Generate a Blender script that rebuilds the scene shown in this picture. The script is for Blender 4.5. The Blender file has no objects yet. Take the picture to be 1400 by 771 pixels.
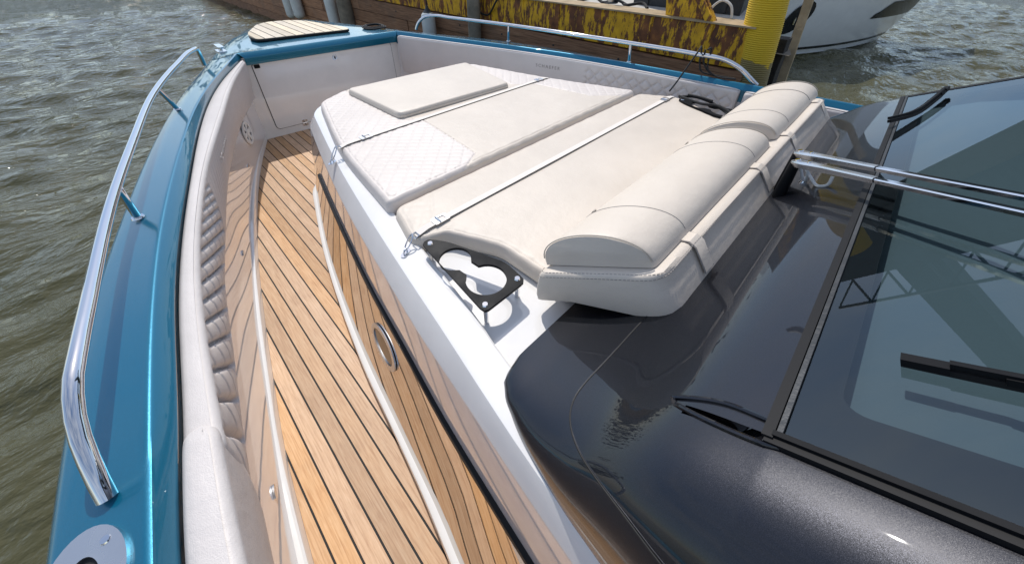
import bpy, math, random
import numpy as np
from mathutils import Vector, Matrix
random.seed(7); rng = np.random.default_rng(7)
scene = bpy.context.scene
R = math.radians

# ------------------------------------------------------------------ camera
cam_d = bpy.data.cameras.new('camera'); cam = bpy.data.objects.new('camera', cam_d)
scene.collection.objects.link(cam); scene.camera = cam
PITCH, HEAD = R(36.65), R(45.08)          # down from the horizon, to starboard of the bow
f = Vector((math.sin(HEAD)*math.cos(PITCH), math.cos(HEAD)*math.cos(PITCH), -math.sin(PITCH)))
r = Vector((math.cos(HEAD), -math.sin(HEAD), 0)); u = r.cross(f)
cam.matrix_world = Matrix(((r.x, u.x, -f.x, 0), (r.y, u.y, -f.y, 0), (r.z, u.z, -f.z, 1.75), (0, 0, 0, 1)))
cam_d.sensor_width = 36; cam_d.lens = 12.857; cam_d.shift_y = -0.0696
cam_d.clip_start = 0.03; cam_d.clip_end = 4000

# ------------------------------------------------------------------ sky and sun
SUN = Vector((math.sin(R(26))*math.cos(R(55)), math.cos(R(26))*math.cos(R(55)), math.sin(R(55))))
w = bpy.data.worlds.new('World'); scene.world = w; w.use_nodes = True
nt = w.node_tree; nt.nodes.clear()
out = nt.nodes.new('ShaderNodeOutputWorld'); bg = nt.nodes.new('ShaderNodeBackground')
sky = nt.nodes.new('ShaderNodeTexSky'); sky.sky_type = 'NISHITA'; sky.sun_disc = False
sky.sun_elevation = math.asin(SUN.z); sky.sun_rotation = math.atan2(SUN.x, SUN.y)
sky.air_density = 1.0; sky.dust_density = .7; sky.ozone_density = 1.0
tc = nt.nodes.new('ShaderNodeTexCoord'); mp = nt.nodes.new('ShaderNodeMapping'); mp.inputs['Scale'].default_value = (1.2, 1.2, 4.0)
nz = nt.nodes.new('ShaderNodeTexNoise'); nz.inputs['Scale'].default_value = 2.2; nz.inputs['Detail'].default_value = 7; nz.inputs['Roughness'].default_value = .6
cr = nt.nodes.new('ShaderNodeValToRGB'); cr.color_ramp.elements[0].position = .36; cr.color_ramp.elements[1].position = .80
cr.color_ramp.elements[1].color = (.62, .62, .62, 1)
mx = nt.nodes.new('ShaderNodeMix'); mx.data_type = 'RGBA'; mx.inputs[7].default_value = (5.9, 6.05, 6.3, 1)
L = nt.links.new
L(tc.outputs['Generated'], mp.inputs['Vector']); L(mp.outputs['Vector'], nz.inputs['Vector']); L(nz.outputs['Fac'], cr.inputs['Fac'])
L(cr.outputs['Color'], mx.inputs['Factor']); L(sky.outputs['Color'], mx.inputs[6]); L(mx.outputs[2], bg.inputs['Color'])
bg.inputs['Strength'].default_value = 0.14; L(bg.outputs['Background'], out.inputs['Surface'])
sd = bpy.data.lights.new('sun', 'SUN'); sun = bpy.data.objects.new('sun', sd); scene.collection.objects.link(sun)
sd.energy = 3.0; sd.angle = R(.55); sd.color = (1, .955, .89)
sun.rotation_euler = SUN.to_track_quat('Z', 'Y').to_euler()
scene.view_settings.view_transform = 'Standard'; scene.view_settings.look = 'None'
scene.view_settings.exposure = 0.25; scene.view_settings.gamma = 1.0
scene.render.engine = 'CYCLES'
scene.cycles.max_bounces = 8; scene.cycles.glossy_bounces = 5; scene.cycles.transparent_max_bounces = 12
scene.cycles.use_denoising = True; scene.cycles.sample_clamp_indirect = 6

# ------------------------------------------------------------------ materials
MATS = {}
def nodes_of(name):
    m = bpy.data.materials.new(name); m.use_nodes = True; MATS[name] = m
    t = m.node_tree; return m, t, t.nodes, t.links, t.nodes['Principled BSDF']
def tex(t, kind, scale, detail=4, coord='Object', stretch=None, rough=.55):
    c = t.nodes.new('ShaderNodeTexCoord'); src = c.outputs[coord]
    if stretch:
        m = t.nodes.new('ShaderNodeMapping'); m.inputs['Scale'].default_value = stretch
        t.links.new(src, m.inputs['Vector']); src = m.outputs['Vector']
    n = t.nodes.new('ShaderNodeTexNoise' if kind == 'noise' else 'ShaderNodeTexVoronoi')
    n.inputs['Scale'].default_value = scale
    if kind == 'noise': n.inputs['Detail'].default_value = detail; n.inputs['Roughness'].default_value = rough
    t.links.new(src, n.inputs['Vector']); return n
def ramp(t, src, stops):
    n = t.nodes.new('ShaderNodeValToRGB'); e = n.color_ramp.elements
    while len(e) < len(stops): e.new(.5)
    for q, (p, c) in zip(e, stops): q.position = p; q.color = (*c, 1) if len(c) == 3 else c
    t.links.new(src, n.inputs['Fac']); return n.outputs['Color']
def bump(t, p, src, strength, dist=.01, sock='Normal'):
    b = t.nodes.new('ShaderNodeBump'); b.inputs['Strength'].default_value = strength; b.inputs['Distance'].default_value = dist
    t.links.new(src, b.inputs['Height']); t.links.new(b.outputs['Normal'], p.inputs[sock]); return b
def g3(v): return (v, v, v)
def simple(name, col, rough=.5, metal=0, coat=0, bmp=None, var=0, ior=1.5, rvar=0):
    m, t, n, l, p = nodes_of(name)
    p.inputs['Base Color'].default_value = (*col, 1); p.inputs['Roughness'].default_value = rough
    p.inputs['Metallic'].default_value = metal; p.inputs['Coat Weight'].default_value = coat; p.inputs['Coat Roughness'].default_value = .03
    p.inputs['IOR'].default_value = ior
    if var:
        x = tex(t, 'noise', 6, 6); c1 = tuple(max(0, c*(1-var)) for c in col); c2 = tuple(min(1, c*(1+var)) for c in col)
        l.new(ramp(t, x.outputs['Fac'], [(.3, c1), (.7, c2)]), p.inputs['Base Color'])
    if rvar:
        x = tex(t, 'noise', 9, 7); l.new(ramp(t, x.outputs['Fac'], [(.35, g3(max(.01, rough-rvar))), (.7, g3(rough+rvar))]), p.inputs['Roughness'])
    if bmp:
        x = tex(t, 'noise', bmp[0], 4); bump(t, p, x.outputs['Fac'], bmp[1], bmp[2])
    return m
def flake_paint(name, col, col2, metal, rough, cior=1.5):
    m, t, n, l, p = nodes_of(name)
    v = tex(t, 'voronoi', 2600); sep = n.new('ShaderNodeSeparateColor'); l.new(v.outputs['Color'], sep.inputs['Color'])
    l.new(ramp(t, sep.outputs[0], [(.55, col), (1, col2)]), p.inputs['Base Color'])
    p.inputs['Metallic'].default_value = metal; p.inputs['Roughness'].default_value = rough
    p.inputs['Coat Weight'].default_value = 1; p.inputs['Coat Roughness'].default_value = .015; p.inputs['Coat IOR'].default_value = cior
    # each flake tilts a little
    nm = n.new('ShaderNodeVectorMath'); nm.operation = 'MULTIPLY_ADD'; nm.inputs[1].default_value = (.16, .16, .16); nm.inputs[2].default_value = (-.08, -.08, -.08)
    ge = n.new('ShaderNodeNewGeometry'); ad = n.new('ShaderNodeVectorMath'); ad.operation = 'ADD'
    l.new(v.outputs['Color'], nm.inputs[0]); l.new(nm.outputs[0], ad.inputs[0]); l.new(ge.outputs['Normal'], ad.inputs[1])
    no = n.new('ShaderNodeVectorMath'); no.operation = 'NORMALIZE'; l.new(ad.outputs[0], no.inputs[0]); l.new(no.outputs[0], p.inputs['Normal'])
    return m
flake_paint('teal_paint', (.000, .122, .212), (.000, .165, .285), .5, .34, 1.36)
flake_paint('charcoal_paint', (.004, .0046, .008), (.016, .018, .029), .6, .34, 1.42)
simple('dark_gloss', (.008, .008, .010), .08, coat=1)
simple('gelcoat', (.745, .73, .71), .12, coat=.6, rvar=.06, ior=1.55, var=.035)
simple('gelcoat_liner', (.72, .70, .70), .05, coat=1, ior=1.75)
simple('steel', (.72, .72, .73), .07, 1, rvar=.04)
simple('brushed_steel', (.62, .62, .63), .3, 1, rvar=.08)
simple('mirror_steel', (.66, .63, .60), .03, 1)
simple('black_rubber', (.010, .010, .011), .55, ior=1.3)
simple('black_plastic', (.007, .0075, .009), .55, rvar=.1, ior=1.22)
simple('caulk', (.008, .008, .008), .7)
simple('white_plastic', (.72, .72, .70), .35)
simple('washer_tube', (.55, .56, .56), .4)
simple('interior_dash', (.20, .24, .26), .7, bmp=(90, .15, .004))
simple('frit_black', (.03, .03, .036), .35)
simple('webbing', (.33, .30, .27), .8, bmp=(500, .3, .002))
simple('webbing_edge', (.10, .09, .08), .8)
simple('webbing_pale', (.72, .67, .61), .75, bmp=(600, .3, .002))
simple('stitch', (.62, .58, .55), .8)
simple('stitch_dark', (.30, .27, .25), .8)
simple('pipe_trim', (.47, .42, .36), .55)
def vinyl(name, col):
    m, t, n, l, p = nodes_of(name)
    big = tex(t, 'noise', 3.2, 5); c2 = tuple(c*.90 for c in col)
    l.new(ramp(t, big.outputs['Fac'], [(.3, c2), (.7, col)]), p.inputs['Base Color'])
    p.inputs['Roughness'].default_value = .46; p.inputs['IOR'].default_value = 1.45
    a = tex(t, 'voronoi', 420); b = tex(t, 'noise', 10, 5)
    ma = n.new('ShaderNodeMath'); ma.operation = 'MULTIPLY_ADD'; ma.inputs[1].default_value = .06
    l.new(a.outputs['Distance'], ma.inputs[0]); l.new(b.outputs['Fac'], ma.inputs[2])
    bump(t, p, ma.outputs[0], .36, .014)
    return m
vinyl('vinyl_cream', (.655, .58, .495)); vinyl('vinyl_quilt', (.68, .615, .565)); vinyl('vinyl_grey', (.63, .585, .56))
def teak(name, c1, c2, c3):
    m, t, n, l, p = nodes_of(name)
    oi = n.new('ShaderNodeObjectInfo'); c = n.new('ShaderNodeTexCoord'); mpn = n.new('ShaderNodeMapping')
    ad = n.new('ShaderNodeVectorMath'); ad.operation = 'ADD'; mu = n.new('ShaderNodeVectorMath'); mu.operation = 'MULTIPLY'
    cx = n.new('ShaderNodeCombineXYZ'); l.new(oi.outputs['Random'], cx.inputs[0]); l.new(oi.outputs['Random'], cx.inputs[1])
    mu.inputs[1].default_value = (37, 91, 0); l.new(cx.outputs[0], mu.inputs[0])
    l.new(c.outputs['Object'], ad.inputs[0]); l.new(mu.outputs[0], ad.inputs[1]); l.new(ad.outputs[0], mpn.inputs['Vector'])
    mpn.inputs['Scale'].default_value = (46, 2.2, 8)
    g = n.new('ShaderNodeTexNoise'); g.inputs['Scale'].default_value = 3.2; g.inputs['Detail'].default_value = 9; g.inputs['Roughness'].default_value = .62
    g.inputs['Distortion'].default_value = .5; l.new(mpn.outputs[0], g.inputs['Vector'])
    col = ramp(t, g.outputs['Fac'], [(.30, c1), (.5, c2), (.72, c3)])
    hs = n.new('ShaderNodeHueSaturation'); l.new(col, hs.inputs['Color'])
    mr = n.new('ShaderNodeMapRange'); mr.inputs['To Min'].default_value = .8; mr.inputs['To Max'].default_value = 1.16
    l.new(oi.outputs['Random'], mr.inputs['Value']); l.new(mr.outputs[0], hs.inputs['Value'])
    wn = n.new('ShaderNodeTexWhiteNoise'); wn.noise_dimensions = '1D'; l.new(oi.outputs['Random'], wn.inputs['W'])
    m2 = n.new('ShaderNodeMapRange'); m2.inputs['To Min'].default_value = .82; m2.inputs['To Max'].default_value = 1.08
    l.new(wn.outputs['Value'], m2.inputs['Value']); l.new(m2.outputs[0], hs.inputs['Saturation'])
    ws_ = n.new('ShaderNodeTexNoise'); ws_.inputs['Scale'].default_value = 4.5; ws_.inputs['Detail'].default_value = 7; ws_.inputs['Roughness'].default_value = .65; l.new(c.outputs['Object'], ws_.inputs['Vector'])
    wear = n.new('ShaderNodeMix'); wear.data_type = 'RGBA'; wear.blend_type = 'MULTIPLY'; wear.inputs['Factor'].default_value = 1
    l.new(hs.outputs['Color'], wear.inputs[6]); l.new(ramp(t, ws_.outputs['Fac'], [(.34, (.90, .89, .89)), (.52, (1, 1, 1)), (.72, (1.0, .98, .95))]), wear.inputs[7])
    l.new(wear.outputs[2], p.inputs['Base Color']); p.inputs['Roughness'].default_value = .55
    bump(t, p, g.outputs['Fac'], .25, .003); return m
teak('teak', (.44, .235, .11), (.57, .345, .182), (.65, .435, .26))
teak('teak_pale', (.55, .44, .29), (.66, .55, .39), (.74, .64, .48))

def weather_wood():
    m, t, n, l, p = nodes_of('dock_wood')
    oi = n.new('ShaderNodeObjectInfo')
    g = tex(t, 'noise', 4, 9, stretch=(4, .8, 22)); s = tex(t, 'noise', 1.1, 6)
    col = ramp(t, g.outputs['Fac'], [(.28, (.12, .058, .03)), (.5, (.30, .145, .072)), (.75, (.44, .245, .135))])
    mx_ = n.new('ShaderNodeMix'); mx_.data_type = 'RGBA'; mx_.inputs[7].default_value = (.12, .09, .07, 1)
    l.new(ramp(t, s.outputs['Fac'], [(.5, g3(0)), (.75, g3(.7))]), mx_.inputs['Factor']); l.new(col, mx_.inputs[6])
    hs = n.new('ShaderNodeHueSaturation'); l.new(mx_.outputs[2], hs.inputs['Color'])
    mr = n.new('ShaderNodeMapRange'); mr.inputs['To Min'].default_value = .75; mr.inputs['To Max'].default_value = 1.25
    l.new(oi.outputs['Random'], mr.inputs['Value']); l.new(mr.outputs[0], hs.inputs['Value'])
    l.new(hs.outputs['Color'], p.inputs['Base Color']); p.inputs['Roughness'].default_value = .8
    bump(t, p, g.outputs['Fac'], .5, .01)
weather_wood()
def rusty():
    m, t, n, l, p = nodes_of('rusty_yellow')
    a = tex(t, 'noise', 3.4, 12, stretch=(3, 3.2, .9), rough=.74); b = tex(t, 'noise', 11, 6)
    yel = ramp(t, b.outputs['Fac'], [(.3, (.54, .27, .005)), (.7, (.80, .44, .010))])
    rst = ramp(t, b.outputs['Fac'], [(.3, (.07, .022, .009)), (.6, (.21, .07, .018)), (.8, (.36, .14, .025))])
    mx_ = n.new('ShaderNodeMix'); mx_.data_type = 'RGBA'; l.new(yel, mx_.inputs[6]); l.new(rst, mx_.inputs[7])
    l.new(ramp(t, a.outputs['Fac'], [(.485, g3(0)), (.515, g3(1))]), mx_.inputs['Factor']); l.new(mx_.outputs[2], p.inputs['Base Color'])
    p.inputs['Roughness'].default_value = .65; bump(t, p, a.outputs['Fac'], .6, .02)
rusty()
def piling_mat():
    m, t, n, l, p = nodes_of('piling_wrap')
    g = tex(t, 'noise', 5, 7, stretch=(1, 1, 3)); ge = n.new('ShaderNodeTexCoord'); sp = n.new('ShaderNodeSeparateXYZ')
    l.new(ge.outputs['Object'], sp.inputs[0])
    ma = n.new('ShaderNodeMath'); ma.operation = 'MULTIPLY_ADD'; ma.inputs[1].default_value = .35; l.new(g.outputs['Fac'], ma.inputs[0]); l.new(sp.outputs[2], ma.inputs[2])
    # algae and silt up to the high-water mark
    l.new(ramp(t, ma.outputs[0], [(.55, (.13, .10, .045)), (1.0, (.26, .19, .06)), (1.12, (.66, .43, .015))]), p.inputs['Base Color'])
    p.inputs['Roughness'].default_value = .6; bump(t, p, g.outputs['Fac'], .4, .01)
piling_mat()
simple('grey_timber', (.20, .17, .13), .85, bmp=(25, .6, .01), var=.35)
simple('dark_timber', (.035, .03, .026), .9, bmp=(30, .7, .015), var=.4)
simple('pale_timber', (.36, .27, .16), .85, bmp=(30, .5, .01), var=.3)
simple('deck_grey', (.46, .44, .40), .9, bmp=(40, .4, .01), var=.15)
simple('dark_steel', (.035, .038, .042), .5, .3, bmp=(30, .4, .01), var=.3)
simple('gantry_steel', (.045, .055, .055), .6, .2, bmp=(8, .3, .02), var=.3)
simple('fender_white', (.60, .62, .60), .45, var=.12, bmp=(20, .2, .01))
simple('fender_dark', (.02, .022, .024), .5)
simple('boat_white', (.70, .72, .74), .2, coat=.5, var=.03)
simple('boat_stripe', (.012, .014, .018), .25)
simple('boat_window', (.008, .009, .010), .25, ior=1.3)
simple('rope_black', (.012, .012, .013), .8, bmp=(400, .4, .003))
simple('rope_pale', (.42, .38, .32), .85, bmp=(400, .4, .003))
simple('leaf_bank', (.05, .075, .03), .8, var=.5)
def glass_mat():
    m, t, n, l, p = nodes_of('tinted_glass'); n.remove(p)
    o = n['Material Output']; tr = n.new('ShaderNodeBsdfTransparent'); tr.inputs['Color'].default_value = (.44, .52, .55, 1)
    gl = n.new('ShaderNodeBsdfGlossy'); gl.inputs['Roughness'].default_value = .008; gl.inputs['Color'].default_value = (.9, .97, 1, 1)
    fr = n.new('ShaderNodeFresnel'); fr.inputs['IOR'].default_value = 1.68
    mxs = n.new('ShaderNodeMixShader'); l.new(fr.outputs[0], mxs.inputs[0]); l.new(tr.outputs[0], mxs.inputs[1]); l.new(gl.outputs[0], mxs.inputs[2])
    l.new(mxs.outputs[0], o.inputs['Surface'])
glass_mat()
def water_mat():
    m, t, n, l, p = nodes_of('murky_water')
    c = tex(t, 'noise', .35, 5); l.new(ramp(t, c.outputs['Fac'], [(.3, (.062, .060, .027)), (.7, (.084, .079, .040))]), p.inputs['Base Color'])
    p.inputs['Roughness'].default_value = .03; p.inputs['IOR'].default_value = 1.33
    a = tex(t, 'noise', 1.7, 5, stretch=(1, 1.7, 1), rough=.5); b = tex(t, 'noise', 6.5, 4, stretch=(1, 1.6, 1), rough=.5)
    ma = n.new('ShaderNodeMath'); ma.operation = 'MULTIPLY_ADD'; ma.inputs[1].default_value = .30
    l.new(b.outputs['Fac'], ma.inputs[0]); l.new(a.outputs['Fac'], ma.inputs[2])
    bump(t, p, ma.outputs[0], .9, .13)
water_mat()

# ------------------------------------------------------------------ geometry helpers
C = scene.collection
def obj(name, verts, faces, mat, parent=None, smooth=35):
    me = bpy.data.meshes.new(name); me.from_pydata([tuple(map(float, v)) for v in verts], [], [tuple(map(int, q)) for q in faces]); me.update()
    if mat: me.materials.append(MATS[mat])
    if smooth: me.shade_smooth(); me.set_sharp_from_angle(angle=R(smooth))
    o = bpy.data.objects.new(name, me); C.objects.link(o)
    if parent: o.parent = parent
    return o
def empty(name, label=None, cat=None, group=None, parent=None):
    o = bpy.data.objects.new(name, None); C.objects.link(o); o.empty_display_size = .1
    if parent: o.parent = parent
    tag(o, label, cat, group); return o
def tag(o, label=None, cat=None, group=None, kind=None):
    if label: o['label'] = label
    if cat: o['category'] = cat
    if group: o['group'] = group
    if kind: o['kind'] = kind
    return o
class MB:
    def __init__(s): s.v = []; s.f = []
    def add(s, v, fc):
        k = len(s.v); s.v += [tuple(q) for q in v]; s.f += [tuple(i+k for i in q) for q in fc]; return s
    def loft(s, rings, closed=True, caps=True):
        n = len(rings[0]); v = [p for q in rings for p in q]; fc = []
        for i in range(len(rings)-1):
            for j in range(n if closed else n-1):
                a, b = i*n+j, i*n+(j+1) % n; fc.append((a, b, b+n, a+n))
        if caps and closed: fc.append(tuple(range(n))[::-1]); fc.append(tuple((len(rings)-1)*n+j for j in range(n)))
        return s.add(v, fc)
    def tube(s, pts, rad, n=10, caps=True):
        pts = [Vector(p) for p in pts]; m = len(pts); rr = rad if hasattr(rad, '__len__') else [rad]*m
        t = [(pts[min(i+1, m-1)]-pts[max(i-1, 0)]).normalized() for i in range(m)]
        a = t[0].orthogonal().normalized(); rings = []
        for i in range(m):
            a = (a - t[i]*a.dot(t[i])).normalized(); b = t[i].cross(a)
            rings.append([pts[i]+(a*math.cos(q)+b*math.sin(q))*rr[i] for q in [2*math.pi*k/n for k in range(n)]])
        return s.loft(rings, True, caps)
    def ribbon(s, pts, width, thick, nrm=(0, 0, 1)):
        pts = [Vector(p) for p in pts]; m = len(pts); nrm = Vector(nrm); rings = []
        for i in range(m):
            t = (pts[min(i+1, m-1)]-pts[max(i-1, 0)]).normalized(); sd_ = t.cross(nrm).normalized(); up = sd_.cross(t)
            rings.append([pts[i]+sd_*x*width/2+up*z*thick for x, z in ((-1, 0), (1, 0), (1, 1), (-1, 1))])
        return s.loft(rings)
    def prism(s, poly, o, ux, uy, d, n=None):
        o, ux, uy = Vector(o), Vector(ux), Vector(uy); n = Vector(n) if n else ux.cross(uy).normalized()
        base = [o+ux*a+uy*b for a, b in poly]; return s.loft([base, [q+n*d for q in base]])
    def box(s, x0, x1, y0, y1, z0, z1):
        return s.prism([(x0, y0), (x1, y0), (x1, y1), (x0, y1)], (0, 0, z0), (1, 0, 0), (0, 1, 0), z1-z0)
    def build(s, name, mat, parent=None, smooth=35): return obj(name, s.v, s.f, mat, parent, smooth)
def rrect(w_, h_, r_, n=5, cx=0, cy=0):
    p = []
    for sx, sy, a0 in ((1, 1, 0), (-1, 1, 90), (-1, -1, 180), (1, -1, 270)):
        for k in range(n+1):
            a = R(a0+90*k/n); p.append((cx+sx*(w_/2-r_)+r_*math.cos(a), cy+sy*(h_/2-r_)+r_*math.sin(a)))
    return p
def ell(rx, ry, n=28, cx=0, cy=0): return [(cx+rx*math.cos(2*math.pi*k/n), cy+ry*math.sin(2*math.pi*k/n)) for k in range(n)]
def ring_plate(mb, outer, inner, z, thick, o=(0, 0, 0), ux=(1, 0, 0), uy=(0, 1, 0)):
    """plate with a hole; outer and inner have the same number of points"""
    o, ux, uy = Vector(o), Vector(ux), Vector(uy); nn = ux.cross(uy).normalized()
    P = lambda q, h: o+ux*q[0]+uy*q[1]+nn*(z+h)
    n = len(outer); v = [P(q, thick) for q in outer]+[P(q, thick) for q in inner]+[P(q, 0) for q in outer]+[P(q, 0) for q in inner]; fc = []
    for j in range(n):
        k = (j+1) % n
        fc += [(j, k, n+k, n+j), (2*n+j, 2*n+k, k, j), (n+j, n+k, 3*n+k, 3*n+j), (2*n+k, 2*n+j, 3*n+j, 3*n+k)]
    return mb.add(v, fc)
def hermite(ts, xs):
    ts = np.array(ts, float); xs = np.array(xs, float); d = np.gradient(xs, ts)
    def fn(t):
        t = np.asarray(t, float); i = np.clip(np.searchsorted(ts, t)-1, 0, len(ts)-2); h = ts[i+1]-ts[i]; q = (t-ts[i])/h
        lo, hi = t < ts[0], t > ts[-1]
        y = (2*q**3-3*q**2+1)*xs[i]+(q**3-2*q**2+q)*h*d[i]+(-2*q**3+3*q**2)*xs[i+1]+(q**3-q**2)*h*d[i+1]
        y = np.where(lo, xs[0]+(t-ts[0])*d[0], y); return np.where(hi, xs[-1]+(t-ts[-1])*d[-1], y)
    return fn
def curve3(pts, n=40):
    p = np.array(pts, float); s = np.r_[0, np.cumsum(np.linalg.norm(np.diff(p, axis=0), axis=1))]
    q = np.linspace(0, s[-1], n); return np.stack([hermite(s, p[:, k])(q) for k in range(3)], 1)
def round_poly(pts, rad, n=6):
    out_ = []; m = len(pts); rad = rad if hasattr(rad, '__len__') else [rad]*m
    for i in range(m):
        p, a, b = (np.array(pts[k % m], float) for k in (i, i-1, i+1)); da, db = a-p, b-p
        la, lb = np.linalg.norm(da), np.linalg.norm(db); q = min(rad[i], la*.45, lb*.45); A, B = p+da/la*q, p+db/lb*q
        for k in range(n+1):
            t = k/n; out_.append(tuple((1-t)**2*A+2*t*(1-t)*p+t*t*B))
    return out_
def segdist(P, poly):
    poly = np.array(poly); A = poly; B = np.roll(poly, -1, 0); d = np.full(len(P), 9.)
    for a, b in zip(A, B):
        ab = b-a; L2 = ab@ab
        if L2 < 1e-12: continue
        t = np.clip(((P-a)@ab)/L2, 0, 1); d = np.minimum(d, np.linalg.norm(P-a-t[:, None]*ab, axis=1))
    return d
def inside(P, poly):
    poly = np.array(poly); c = np.zeros(len(P), bool); j = len(poly)-1
    for i in range(len(poly)):
        a, b = poly[i], poly[j]
        m = ((a[1] > P[:, 1]) != (b[1] > P[:, 1])) & (P[:, 0] < (b[0]-a[0])*(P[:, 1]-a[1])/(b[1]-a[1]+1e-12)+a[0]); c ^= m; j = i
    return c
def diamonds(a, b, pitch, depth, wid=.16):
    """quilting grooves: two families of stitch lines; a, b are the line coordinates"""
    def g(x):
        q = np.abs(((x/pitch) % 1)-.5)*2            # 1 on the line
        return np.exp(-((1-q)/wid)**2)
    return depth*np.maximum(g(a), g(b))
def pad(name, poly, top, thick, r_, mat, parent=None, step=.012, relief=None, bulge=.006, crown=0., inlay=None, flare=0.):
    """upholstered pad: outline in plan, rounded upper edge, real side faces; top may be a function of x, y"""
    poly = [tuple(p) for p in poly]; pa = np.array(poly); y0, y1 = pa[:, 1].min(), pa[:, 1].max()
    ny = max(4, int((y1-y0)/step)); yy = np.unique(np.r_[np.linspace(y0+1e-4, y1-1e-4, ny), y0+1e-4+np.array([.002, .005, .009]), y1-1e-4-np.array([.002, .005, .009])])
    nx = max(6, int((pa[:, 0].max()-pa[:, 0].min())/step)); uu = np.unique(np.r_[np.linspace(0, 1, nx), .002, .005, .01, .99, .995, .998])
    V = []
    for y in yy:
        xs = []
        for i in range(len(poly)):
            a, b = poly[i], poly[(i+1) % len(poly)]
            if (a[1] > y) != (b[1] > y): xs.append(a[0]+(b[0]-a[0])*(y-a[1])/(b[1]-a[1]))
        V += [(min(xs)+(max(xs)-min(xs))*q, y) for q in uu]
    P = np.array(V); d = segdist(P, poly); tf = top if callable(top) else (lambda x, y: np.full_like(x, top))
    base = tf(P[:, 0], P[:, 1]); q = np.clip(r_-d, 0, r_); z = base-r_+np.sqrt(np.maximum(0, r_*r_-q*q))+crown*(1-np.exp(-d/.12))
    if relief is not None: z = z-relief(P[:, 0], P[:, 1], d)
    n, m = len(uu), len(yy); v = [(*P[i], z[i]) for i in range(len(P))]
    fc = [(i*n+j, i*n+j+1, (i+1)*n+j+1, (i+1)*n+j) for i in range(m-1) for j in range(n-1)]
    bd = [j for j in range(n)]+[i*n+n-1 for i in range(1, m)]+[(m-1)*n+j for j in range(n-2, -1, -1)]+[i*n for i in range(m-2, 0, -1)]
    cen = P.mean(0); nb = len(bd); prev = bd
    for k, (h, bl) in enumerate(((.35, bulge), (.75, bulge), (1., 0.))):
        cur = []
        for i in bd:
            e = P[i]-cen; e = e/np.linalg.norm(e); x, y = P[i]+e*bl; y -= flare*h*max(0, min(1, (cen[1]+.06-P[i][1])/.2)); cur.append(len(v)); v.append((x, y, base[i]-r_-(thick-r_)*h))
        fc += [(prev[j], cur[j], cur[(j+1) % nb], prev[(j+1) % nb]) for j in range(nb)]; prev = cur
    fc.append(tuple(prev)[::-1])
    o = obj(name, v, fc, mat, parent, 40)
    if inlay:
        o.data.materials.append(MATS[inlay[0]]); k = (m-1)*(n-1); ctr = np.array([np.mean([P[i] for i in q], 0) for q in fc[:k]]); mi = np.zeros(len(o.data.polygons), dtype=np.int32)
        mi[:k] = inside(ctr, inlay[1]); o.data.polygons.foreach_set('material_index', mi)
    return o
def seam(name, pts, rad, mat, parent, closed=False):
    if closed: pts = list(pts)+[pts[0]]
    return MB().tube(pts, rad, 5).build(name, mat, parent)
def stitches(name, pts, mat, parent, length=.006, gap=.004, rad=.0011):
    p = np.array(pts, float); s = np.r_[0, np.cumsum(np.linalg.norm(np.diff(p, axis=0), axis=1))]; mb = MB(); t = 0
    at = lambda q: [np.interp(q, s, p[:, k]) for k in range(3)]
    while t+length < s[-1]: mb.tube([at(t), at(t+length)], rad, 4, False); t += length+gap
    o = mb.build(name, mat, parent); o['kind'] = 'stuff'; return o
#SETTING
# ------------------------------------------------------------------ water
def make_water():
    def axis(lo, hi, a, b, step):
        core = np.arange(a, b, step); up = b+np.cumsum(step*1.22**np.arange(1, 60)); dn = a-np.cumsum(step*1.22**np.arange(1, 60))
        return np.r_[dn[dn > lo][::-1], core, up[up < hi]]
    X = axis(-900, 900, -7, 24, .085); Y = axis(-900, 900, -5, 19, .085); gx, gy = np.meshgrid(X, Y); z = np.zeros_like(gx)
    fade = np.clip(1-np.maximum(np.maximum(-7-gx, gx-24), np.maximum(-5-gy, gy-19))/6, 0, 1)
    for k in range(34):
        wl = .35*1.11**k if k < 20 else rng.uniform(.4, 1.6); an = rng.normal(.9, .75); q = 2*math.pi/wl
        z += .0062*wl**.5*np.sin(q*(gx*math.cos(an)+gy*math.sin(an))+rng.uniform(0, 6.28)+.6*np.sin(gx*.7+gy*.5+k))
    z = -.45+z*fade; n = len(X)
    v = np.stack([gx.ravel(), gy.ravel(), z.ravel()], 1)
    fc = [(i*n+j, i*n+j+1, (i+1)*n+j+1, (i+1)*n+j) for i in range(len(Y)-1) for j in range(n-1)]
    return tag(obj('water', v, fc, 'murky_water', None, 180), kind='structure')
make_water()

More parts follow.
